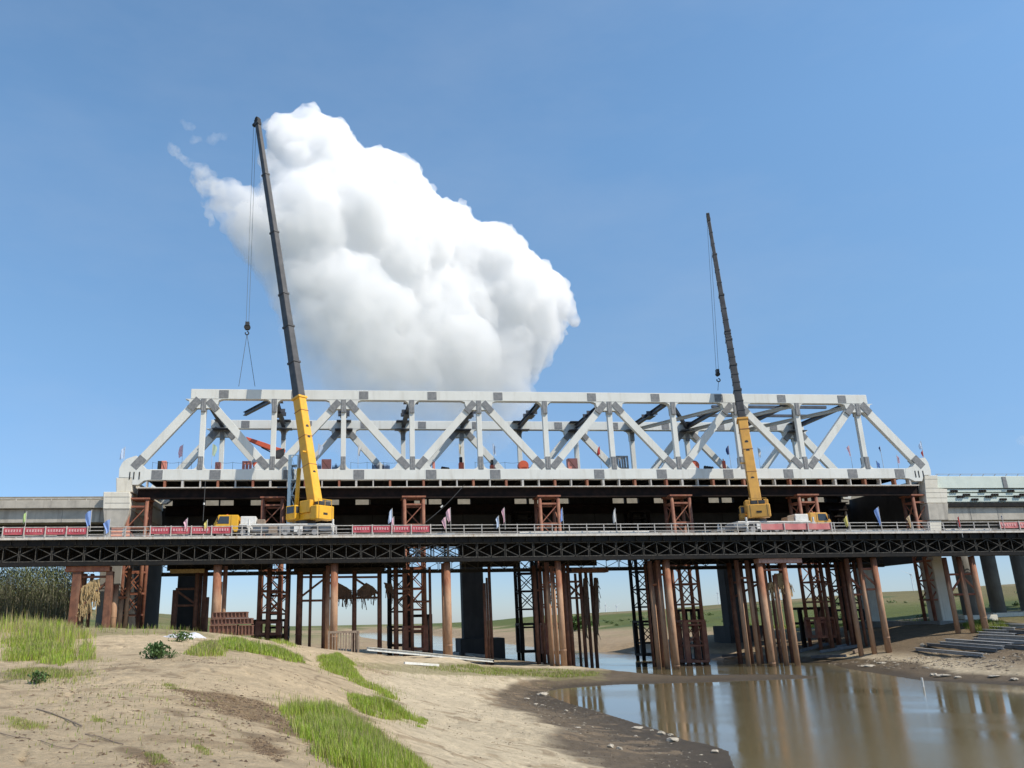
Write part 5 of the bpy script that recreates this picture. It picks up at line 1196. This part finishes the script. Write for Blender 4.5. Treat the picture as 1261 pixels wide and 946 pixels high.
# ================================================================ GRASS, WEEDS, REEDS
def leaf_mat(name, trans=.3):
    m, n, L, b = mat_base(name)
    at = n.new('ShaderNodeAttribute'); at.attribute_name = 'leaf'
    L.new(at.outputs['Color'], b.inputs['Base Color']); b.inputs['Roughness'].default_value = .6
    t = n.new('ShaderNodeBsdfTranslucent'); L.new(at.outputs['Color'], t.inputs[0])
    mx = n.new('ShaderNodeMixShader'); mx.inputs[0].default_value = trans
    L.new(b.outputs[0], mx.inputs[1]); L.new(t.outputs[0], mx.inputs[2]); L.new(mx.outputs[0], n['Material Output'].inputs[0]); return m
M['leaf'] = leaf_mat('grass_blade')
def blades(name, P_, H_, W_, Ccol, label=None, cat=None, kind='stuff', bend=.35, seed=0, group=None, droop=1.0):
    """P_ N x 3 roots, H_ heights, W_ widths, Ccol N x 3 colours: three-segment blades in one mesh."""
    rs = np.random.RandomState(seed); n = len(P_)
    a = rs.uniform(0, 2 * np.pi, n); da = np.stack([np.cos(a), np.sin(a), np.zeros(n)], 1); sd_ = np.stack([-np.sin(a), np.cos(a), np.zeros(n)], 1)
    b = rs.uniform(.3, 1, n) * bend
    V_ = []
    for f, wf in ((0, 1.), (.4, .85), (.75, .5)):
        c = P_ + da * (b * H_ * f ** 2)[:, None] + ZH * (H_ * (f - droop * .25 * b * f ** 3))[:, None]
        V_ += [c - sd_ * (W_ * wf / 2)[:, None], c + sd_ * (W_ * wf / 2)[:, None]]
    V_.append(P_ + da * (b * H_)[:, None] + ZH * (H_ * (1 - droop * .25 * b))[:, None])
    V_ = np.stack(V_, 1).reshape(-1, 3); base = np.arange(n) * 7
    me = bpy.data.meshes.new(name)
    q = np.stack([np.stack([base + i, base + i + 1, base + i + 3, base + i + 2], 1) for i in (0, 2)], 1).reshape(-1, 4)
    t_ = np.stack([base + 4, base + 5, base + 6], 1)
    me.vertices.add(len(V_)); o0 = P_.mean(0)
    me.vertices.foreach_set('co', (V_ - o0).ravel())
    me.loops.add(q.size + t_.size); me.loops.foreach_set('vertex_index', np.concatenate([q.ravel(), t_.ravel()]).astype(np.int32))
    me.polygons.add(len(q) + len(t_)); me.polygons.foreach_set('loop_start', np.concatenate([np.arange(0, q.size, 4), q.size + np.arange(0, t_.size, 3)]).astype(np.int32))
    me.update(calc_edges=True)
    ca = me.color_attributes.new('leaf', 'FLOAT_COLOR', 'POINT')
    ca.data.foreach_set('color', np.concatenate([np.repeat(Ccol, 7, 0), np.ones((n * 7, 1))], 1).ravel().astype(np.float32))
    me.materials.append(M['leaf']); o = bpy.data.objects.new(name, me); COL.objects.link(o); o.location = o0
    return tag(o, label, cat, group, kind)
def scatter(poly_px, n, seed, clump=0., soft=.0):
    poly = world_poly(poly_px); rs = np.random.RandomState(seed)
    lo, hi = poly.min(0), poly.max(0); out = []
    got = 0
    while got < n:
        q = rs.uniform(lo, hi, (n * 4, 2)); k = poly_in(poly, q[:, 0], q[:, 1])
        d = poly_dist(poly, q[:, 0], q[:, 1])
        dens = np.clip(d / max(soft, 1e-3) + .5 * vnoise(q[:, 0], q[:, 1], .5, seed + 4), .05, 1) * np.clip(.75 + clump * (vnoise(q[:, 0], q[:, 1], .7, seed) + .8 * vnoise(q[:, 0], q[:, 1], 2.2, seed + 1)), .02, 1)
        q = q[k & (rs.rand(len(q)) < dens)]; out.append(q); got += len(q)
    q = np.concatenate(out)[:n]
    global EDGE
    EDGE = poly_dist(poly, q[:, 0], q[:, 1])
    return np.column_stack([q, gz(q[:, 0], q[:, 1])]), rs
GREENS = np.array([(.30, .42, .03), (.24, .38, .03), (.36, .46, .05), (.40, .43, .08)])
DRY = np.array([(.42, .35, .17), (.36, .28, .13), (.30, .27, .12)])
def patch(poly, n, h, wd, seed, dry=.12, clump=1.2, soft=.5, greens=GREENS, bend=.4, hv=.35, label=None):
    P_, rs = scatter(poly, n, seed, clump, soft); m = len(P_)
    Cc = greens[rs.randint(0, len(greens), m)] * rs.uniform(.75, 1.2, (m, 1)); k = rs.rand(m) < dry; Cc[k] = DRY[rs.randint(0, 3, k.sum())]
    H_ = h * (1 + rs.uniform(-hv, hv, m)) * (1 + .5 * vnoise(P_[:, 0], P_[:, 1], .9, seed + 9)); H_[k] *= 1.15; H_ *= .4 + .6 * np.clip(EDGE / (soft * 1.4), 0, 1)
    return blades('grass', P_, H_, wd * rs.uniform(.6, 1.3, m), Cc, label, None, 'stuff', bend, seed)
patch([(338, 856), (352, 862), (385, 868), (415, 872), (440, 888), (465, 903), (490, 918), (520, 940), (540, 960), (430, 985), (395, 946), (372, 915), (350, 888)], 30000, .38, .012, 1, .16, clump=2.4, soft=1.1, hv=.5, label='tall bright green grass on the near sand slope')
patch([(423, 852), (440, 858), (460, 868), (490, 876), (515, 884), (512, 892), (480, 888), (450, 880), (430, 868)], 7500, .36, .018, 2, .14, clump=2.4, soft=.9, hv=.5, label='bright green grass strip lower on the slope')
patch([(508, 884), (528, 888), (526, 897), (512, 895)], 500, .22, .016, 22, .1)
patch([(388, 810), (405, 808), (432, 818), (445, 832), (470, 850), (490, 860), (500, 866), (470, 858), (440, 844), (410, 830), (392, 822)], 12000, .36, .022, 3, .12, clump=2.4, soft=1.0, hv=.5, label='bright green grass tongue below the slatted crate')
patch([(402, 806), (420, 806), (442, 822), (430, 822)], 2200, .3, .022, 31, .06)
patch([(262, 789), (300, 788), (318, 797), (350, 803), (376, 812), (376, 819), (340, 812), (300, 804), (268, 799)], 10500, .42, .028, 4, .14, clump=2.2, soft=1.4, hv=.5, label='bright green grass below the rusty frames')
patch([(323, 786), (345, 787), (365, 795), (374, 800), (360, 800), (335, 793)], 2600, .3, .03, 5, .1)
patch([(222, 806), (240, 797), (262, 796), (282, 802), (278, 809), (245, 810)], 2600, .35, .024, 6, .4)
patch([(105, 772), (255, 773), (250, 783), (170, 786), (105, 783)], 5200, .42, .035, 7, .35, greens=GREENS * .75, label='low weeds and grass along the foot of the rusty supports')
patch([(0, 790), (60, 792), (94, 800), (96, 815), (75, 822), (40, 815), (0, 815)], 9500, .55, .022, 8, .2, soft=1.6, clump=1.6, label='green grass below the tall dry reeds')
patch([(0, 775), (60, 776), (120, 782), (118, 800), (95, 803), (60, 800), (0, 803)], 8500, 1.0, .03, 9, .38, soft=3, clump=1.2, bend=.25, label='tall dry and green reeds at the bank edge')
patch([(-60, 770), (0, 770), (100, 775), (118, 786), (0, 788), (-60, 790)], 7500, 1.35, .035, 10, .5, soft=4, bend=.22, clump=1)
patch([(92, 802), (118, 800), (119, 812), (100, 816)], 700, .6, .02, 11, .3)
patch([(0, 826), (60, 823), (110, 828), (95, 838), (0, 842)], 2200, .14, .016, 12, .4, greens=GREENS * .7, clump=2.4)
patch([(0, 882), (30, 886), (62, 893), (60, 906), (30, 902), (0, 896)], 900, .1, .007, 13, .5, clump=2.4, greens=GREENS * .9)
patch([(106, 882), (122, 883), (132, 890), (115, 890)], 260, .09, .007, 14, .3, greens=GREENS * .8)
patch([(235, 918), (250, 920), (264, 929), (255, 932)], 350, .09, .006, 15, .4, greens=GREENS * .8)
patch([(175, 928), (200, 930), (212, 942), (190, 944)], 450, .09, .006, 16, .4, greens=GREENS * .7)
patch([(195, 841), (215, 843), (225, 850), (205, 850)], 300, .1, .01, 17, .3, greens=GREENS * .7)
patch([(445, 896), (470, 900), (480, 910), (465, 912), (448, 906)], 500, .12, .01, 18, .4, greens=GREENS * .7)
patch([(500, 822), (600, 822), (680, 824), (745, 829), (735, 834), (640, 833), (540, 828)], 5200, .2, .035, 19, .4, clump=2.2, greens=GREENS * .8, label='sparse grass along the sandbar')
patch([(1180, 772), (1206, 766), (1246, 770), (1246, 777), (1205, 781)], 2600, .55, .04, 20, .1, greens=GREENS * .6, label='green weeds beside the braced pipes')
patch([(900, 768), (1150, 764), (1150, 768), (900, 773)], 2500, .5, .08, 21, .1, greens=GREENS * .8)
for sd_, poly_, n_, h_ in ((41, [(325, 848), (350, 852), (420, 864), (455, 880), (500, 910), (560, 960), (400, 980), (350, 930), (320, 890), (300, 870)], 1500, .16), (42, [(410, 845), (470, 855), (540, 885), (530, 905), (470, 895), (410, 872)], 700, .16),
                           (43, [(375, 802), (450, 812), (520, 862), (500, 872), (440, 850), (380, 825)], 900, .2), (44, [(215, 790), (330, 786), (390, 812), (380, 824), (300, 814), (205, 815)], 1200, .22),
                           (45, [(0, 810), (100, 805), (150, 812), (130, 845), (0, 850)], 1300, .16), (46, [(0, 850), (300, 830), (330, 946), (0, 946)], 900, .07), (47, [(430, 812), (620, 822), (760, 832), (740, 842), (560, 840), (440, 828)], 1400, .14)):
    patch(poly_, n_, h_, .012, sd_, .45, clump=3.0, soft=.8, greens=GREENS * .8)
# bits of dry weed, clods and pebbles lying about on the sand and mud
def litter(label, poly, n, smin, smax, cols, seed, clump):
    P_, rs = scatter(poly, n, seed, clump, .3); V_ = []; F_ = []; Cc = []
    for i, p in enumerate(P_):
        s = smin + (smax - smin) * rs.rand() ** 3; a = rs.uniform(0, 6.28); el = rs.uniform(.5, 2.6)
        ex = np.array([math.cos(a), math.sin(a), 0]) * s * el; ey = np.array([-math.sin(a), math.cos(a), 0]) * s * .6; b = len(V_)
        V_ += [p + ex, p + ey, p - ex * rs.uniform(.6, 1), p - ey, p + ZH * s * rs.uniform(.3, .7) + ex * .2]
        F_ += [(b, b + 1, b + 4), (b + 1, b + 2, b + 4), (b + 2, b + 3, b + 4), (b + 3, b, b + 4)]; Cc += [np.array(cols[rs.randint(len(cols))]) * rs.uniform(.7, 1.2)] * 5
    o0 = P_.mean(0); me = bpy.data.meshes.new('litter'); me.from_pydata((np.array(V_) - o0).tolist(), [], F_)
    ca = me.color_attributes.new('leaf', 'FLOAT_COLOR', 'POINT'); ca.data.foreach_set('color', np.column_stack([np.array(Cc), np.ones(len(Cc))]).ravel().astype(np.float32))
    me.materials.append(M['leaf']); o = bpy.data.objects.new('litter', me); COL.objects.link(o); o.location = o0; tag(o, label, kind='stuff')
BR_ = [(.20, .13, .07), (.27, .19, .11), (.15, .10, .06), (.34, .26, .16)]
litter('dark crumbs of earth and dry weed on the near sand', [(0, 835), (330, 815), (420, 860), (520, 930), (540, 980), (0, 980)], 3800, .008, .05, BR_, 61, 3.2)
litter('brown crust of clods on the sand slope', CRUST, 3200, .012, .05, BR_[:3], 62, 1.5)
litter('brown clods at the bottom of the slope', [(300, 905), (330, 912), (358, 930), (340, 940), (305, 922)], 700, .01, .04, BR_[:3], 63, 1.5)
litter('brown clods near the picture edge', [(150, 915), (190, 922), (222, 942), (205, 955), (160, 945)], 700, .008, .03, BR_[:3], 64, 1.5)
litter('fine crumbs across the lower beach', [(440, 815), (600, 830), (660, 870), (760, 980), (560, 980), (500, 880)], 2200, .01, .05, BR_, 65, 3)
litter('dark lumps and pale bits on the wet mud', [(610, 840), (760, 835), (690, 850), (720, 872), (890, 930), (890, 980), (760, 980), (690, 900)], 2600, .01, .06, [(.06, .045, .03), (.10, .075, .05), (.4, .36, .28)], 66, 3)
litter('stones and scraps along the far shore', [(1000, 815), (1261, 838), (1290, 848), (1290, 800), (1180, 800), (1080, 808)], 2600, .03, .16, [(.16, .12, .08), (.3, .24, .17), (.10, .08, .06), (.45, .4, .32)], 67, 3)
rs = np.random.RandomState(91)
def bushes(label, poly, n, smin, smax, seed):
    P_, rs = scatter(poly, n, seed, 2.5, .3); q = []; s_ = []
    for p in P_:
        s = rs.uniform(smin, smax); m = 40; q.append(p + np.column_stack([rs.normal(0, s * .6, m), rs.normal(0, s * .6, m), np.abs(rs.normal(0, s * .4, m))])); s_ += [s] * m
    q = np.concatenate(q); s_ = np.array(s_)
    blades('scrub', q, s_ * .5, s_ * .4, np.array([(.10, .14, .04)]) * rs.uniform(.6, 1.5, (len(q), 1)), label, None, 'stuff', 1.0, seed)
bushes('scattered scrub on the far slope', [(700, 768), (860, 752), (1000, 746), (1261, 730), (1261, 752), (1100, 764), (900, 770)], 70, .25, .7, 92)
# low leafy weeds one could pick
def weed(label, px, py, h, wd, n, seed, c=(.085, .15, .045)):
    p = G(px, py); rs = np.random.RandomState(seed)
    t = thing('leafy_weed', label, 'plant', p, 'leafy weeds on the sand')
    m = MB()
    for k in range(7):
        a = rs.uniform(0, 6.28); m.cyl(p, p + np.array([math.cos(a) * wd * .35, math.sin(a) * wd * .35, h * rs.uniform(.5, .9)]), .012, .006, n=5)
    m.build('stem', M['wood'], t)
    q = p + np.column_stack([rs.normal(0, wd * .22, n), rs.normal(0, wd * .22, n), rs.beta(1.6, 2, n) * h])
    q[:, 2] = np.minimum(q[:, 2], p[2] + h * (1.05 - np.hypot(q[:, 0] - p[0], q[:, 1] - p[1]) / wd))
    q[:, 2] = np.maximum(q[:, 2], p[2])
    o = blades('leaves', q, rs.uniform(.09, .2, n) * h * 1.2, rs.uniform(.05, .1, n) * h * 1.8, np.array(c) * rs.uniform(.6, 1.5, (n, 1)), None, None, None, 1.4, seed)
    o.location = o.location - Vector(p); o.parent = t
weed('dark green leafy weed clump on the open sand', 192, 812, .62, 1.0, 420, 1)
weed('low green weed beside the taller dark clump', 211, 811, .25, .8, 160, 2, (.12, .2, .05))
weed('green weed in front of the white sheet', 223, 791, .6, 1.1, 260, 3, (.10, .17, .05))
weed('small dark weed in the scrubby strip near the picture edge', 46, 842, .34, .5, 260, 4, (.08, .15, .04))
weed('dark green bush on the far shaded bank beyond the sandbar', 712, 777, 4.2, 5.5, 900, 5, (.10, .17, .045))
# willow thicket behind the reeds
rs = np.random.RandomState(77); n = 12000
uT = rs.uniform(-66, -28, n); vT = rs.uniform(11, 26, n)
k = uT < np.array([TR.uz(90, 740, v)[0] for v in vT]) + rs.normal(0, .6, n)
Pt = TR.o + np.outer(uT, TR.eu) + np.outer(vT, TR.ev); Pt[:, 2] = gz(Pt[:, 0], Pt[:, 1]) - .1; Pt = Pt[k]
m_ = len(Pt)
blades('thicket_stems', Pt, rs.uniform(3.5, 7.5, m_), rs.uniform(.04, .11, m_), np.array([(.27, .26, .18)]) * rs.uniform(.5, 1.25, (m_, 1)), 'grey green willow thicket behind the reeds', None, 'stuff', .14, 3)
n = 95000
j = rs.randint(0, m_, n); Q = Pt[j] + np.column_stack([rs.normal(0, .7, n), rs.normal(0, .7, n), rs.beta(1.5, 1.2, n) * 8.0])
cl = vnoise(Q[:, 0] * 1. + Q[:, 2] * .7, Q[:, 1] + Q[:, 2], 1.3, 50); Q = Q[cl > -.18]; n = len(Q)
blades('thicket_leaves', Q, rs.uniform(.13, .34, n), rs.uniform(.04, .1, n), np.array([(.19, .22, .095)]) * rs.uniform(.8, 1.2, (n, 1)), 'grey green willow leaves behind the reeds', None, 'stuff', 1.2, 4)

# ================================================================ WIND TURBINES FAR AWAY
for i, (x, yt, lab) in enumerate(((745.5, 746, 'tiny white wind turbine left of the pair on the far hill'), (759, 746.5, 'tiny white wind turbine right of the pair on the far hill'), (883.5, 731, 'tiny white wind turbine beside the dark concrete pier'), (1121.5, 708, 'tiny white wind turbine left of the right stepped pier'))):
    d = ray(x, yt); k = 1500 / d[1]; top = d * k + np.array([0, 0, CZ]); zb = float(gz(top[0], top[1]))
    t = thing('wind_turbine', lab, 'wind turbine', (top[0], top[1], zb - 2), 'wind turbines on the far hills')
    b_ = np.array([top[0], top[1], zb - 2])
    MB().cyl(b_, top, 1.0, .6, n=8).build('tower', M['turbine'], t)
    MB().beam(top + np.array([0, -2.5, .5]), top + np.array([0, 2.5, .5]), 1.6, 1.6).build('nacelle', M['turbine'], t)
    L_ = max(8, (top[2] - zb) * .35)
    for q in range(3):
        a = q * 2.094 + i; MB().beam(top + np.array([0, -3, .5]), top + np.array([math.sin(a) * L_, -3, .5 + math.cos(a) * L_]), .8, .3, wd2=.2).build('blade', M['turbine'], t)

# ================================================================ CUMULUS CLOUD
import bmesh
def cloud(name, label, poly, D, nsph, seed, dens, zf, voxel, disp, big=70, dmin=.0012, nz_=(130, .30, .52, .25), side=None, small=(6, 20), pbig=.55, slope=(0, 0), alb=1.):
    P_ = np.array(poly, float); rg = random.Random(seed); bm = bmesh.new()
    cnt = tries = 0
    while cnt < nsph and tries < 60000:
        tries += 1
        x = rg.uniform(P_[:, 0].min(), P_[:, 0].max()); y = rg.uniform(P_[:, 1].min(), P_[:, 1].max())
        if not poly_in(P_, np.array([x]), np.array([y]))[0]: continue
        e_ = float(poly_dist(P_, np.array([x]), np.array([y]))[0]); rm_ = min(e_ * .95, big)
        if rm_ < 2: continue
        r = rm_ * rg.uniform(.75, 1) if rg.random() < pbig else min(rm_, rg.uniform(*small))
        if e_ > big and rg.random() < .75: continue
        d = D * (1 + slope[0] * (x - 470) / 1000 - slope[1] * (y - 350) / 1000)      # the sunlit face leans towards the sun
        d += (rg.uniform(-.3, 1) * e_ * 2.0 if r > 20 else -abs(rg.gauss(.9, .3)) * min(e_, 60) * 2.2)
        bmesh.ops.create_icosphere(bm, subdivisions=3 if r > 14 else 2, radius=r / 1000 * d, matrix=Matrix.Translation(ray(x, y) * d)); cnt += 1
    me = bpy.data.meshes.new(name); bm.to_mesh(me); bm.free()
    o = bpy.data.objects.new(name, me); COL.objects.link(o)
    rm = o.modifiers.new('r', 'REMESH'); rm.mode = 'VOXEL'; rm.voxel_size = voxel
    for s_, st_ in disp:
        tx = bpy.data.textures.new('billow', 'CLOUDS'); tx.noise_scale = s_; tx.noise_depth = 2
        dm = o.modifiers.new('d', 'DISPLACE'); dm.texture = tx; dm.texture_coords = 'GLOBAL'; dm.strength = st_; dm.mid_level = .5
    rm = o.modifiers.new('r2', 'REMESH'); rm.mode = 'VOXEL'; rm.voxel_size = voxel
    m = bpy.data.materials.new('water_vapour'); m.use_nodes = True; n = m.node_tree.nodes; L = m.node_tree.links; n.clear()
    out = n.new('ShaderNodeOutputMaterial'); v = n.new('ShaderNodeVolumePrincipled'); v.inputs['Color'].default_value = (alb, alb, alb, 1); v.inputs['Anisotropy'].default_value = 0.0
    g = n.new('ShaderNodeNewGeometry'); sp_ = n.new('ShaderNodeSeparateXYZ'); L.new(g.outputs['Position'], sp_.inputs[0])
    def mrange(src, a, b, c, d):
        mr = n.new('ShaderNodeMapRange'); mr.interpolation_type = 'SMOOTHERSTEP'
        for i_, q in enumerate((a, b, c, d)): mr.inputs[i_ + 1].default_value = q
        L.new(src, mr.inputs[0]); return mr.outputs[0]
    def mul(a, b):
        q = n.new('ShaderNodeMath'); q.operation = 'MULTIPLY'; L.new(a, q.inputs[0]); L.new(b, q.inputs[1]); return q.outputs[0]
    # the base thins out downwards and, for the big cloud, towards its left
    ht = n.new('ShaderNodeMath'); ht.operation = 'ADD'; L.new(sp_.outputs[2], ht.inputs[0])
    if side: L.new(mrange(sp_.outputs[0], side[0], side[1], side[2], 0), ht.inputs[1])
    f = mrange(ht.outputs[0], zf[0], zf[1], dmin, dens)
    f = mul(f, ramp(n, L, noise(n, L, 1 / nz_[0], 7, .65, None, g.outputs['Position']), *nz_[1:], 1))
    L.new(f, v.inputs['Density'])
    L.new(v.outputs[0], out.inputs['Volume']); me.materials.append(m)
    tag(o, label, 'cloud')
    return o
CL = [(377, 124), (324, 148), (322, 200), (318, 226), (300, 222), (278, 214), (262, 210), (248, 200), (236, 205), (245, 230), (260, 258), (270, 280), (290, 305), (322, 345), (340, 420), (360, 500), (420, 570), (560, 580), (640, 562), (664, 480), (674, 452), (698, 424), (714, 390), (703, 357), (684, 333), (655, 305), (636, 278), (591, 272), (574, 243), (541, 238), (527, 214), (493, 192), (446, 180), (441, 160), (417, 138)]
cloud('cloud', 'huge white cumulus cloud rising behind the taller crane', CL, 4000., 700, 4, .031, (750, 2300), 9., ((300, 100), (120, 60), (55, 40), (24, 36)), dmin=.0006, side=(-1000, -250, -420), nz_=(85, .32, .54, .14), slope=(.8, .33), alb=.989)
LC = [(880, 580), (905, 556), (930, 548), (962, 545), (985, 552), (1010, 556), (1032, 568), (1040, 580)]
cloud('cloud', 'low pale cloud bank behind the right end of the truss', LC, 4200., 120, 21, .0016, (0, 10), 9., ((120, 60), (50, 34)), big=18, dmin=.0016, nz_=(110, .30, .6, 0.))
LR = [(1244, 548), (1252, 538), (1262, 533), (1285, 534), (1290, 550)]
cloud('cloud', 'small pale cloud over the pale green girder at the picture edge', LR, 4200., 50, 22, .004, (0, 10), 8., ((90, 40), (40, 26)), big=9, dmin=.004, nz_=(70, .34, .6, 0.), small=(3, 7))
WS = [(203, 178), (212, 176), (232, 186), (246, 196), (262, 206), (268, 225), (262, 262), (274, 292), (258, 280), (244, 240), (228, 205), (210, 192)]
cloud('cloud', 'ragged cloud shreds trailing off the left side of the huge cloud', WS, 3300., 260, 12, .014, (0, 10), 8., ((90, 70), (40, 52), (20, 26)), big=14, dmin=.014, nz_=(48, .44, .60, 0.), small=(3, 8), pbig=.5)
WT = [(210, 150), (226, 143), (240, 152), (242, 164), (252, 166), (285, 160), (286, 168), (250, 178), (232, 176), (236, 164), (222, 156)]
cloud('cloud', 'thin faint cloud veil left of the taller boom tip', WT, 3300., 120, 9, .009, (0, 10), 7., ((90, 50), (40, 36), (20, 16)), big=11, dmin=.009, nz_=(60, .36, .60, 0.), small=(3, 7), pbig=.4)
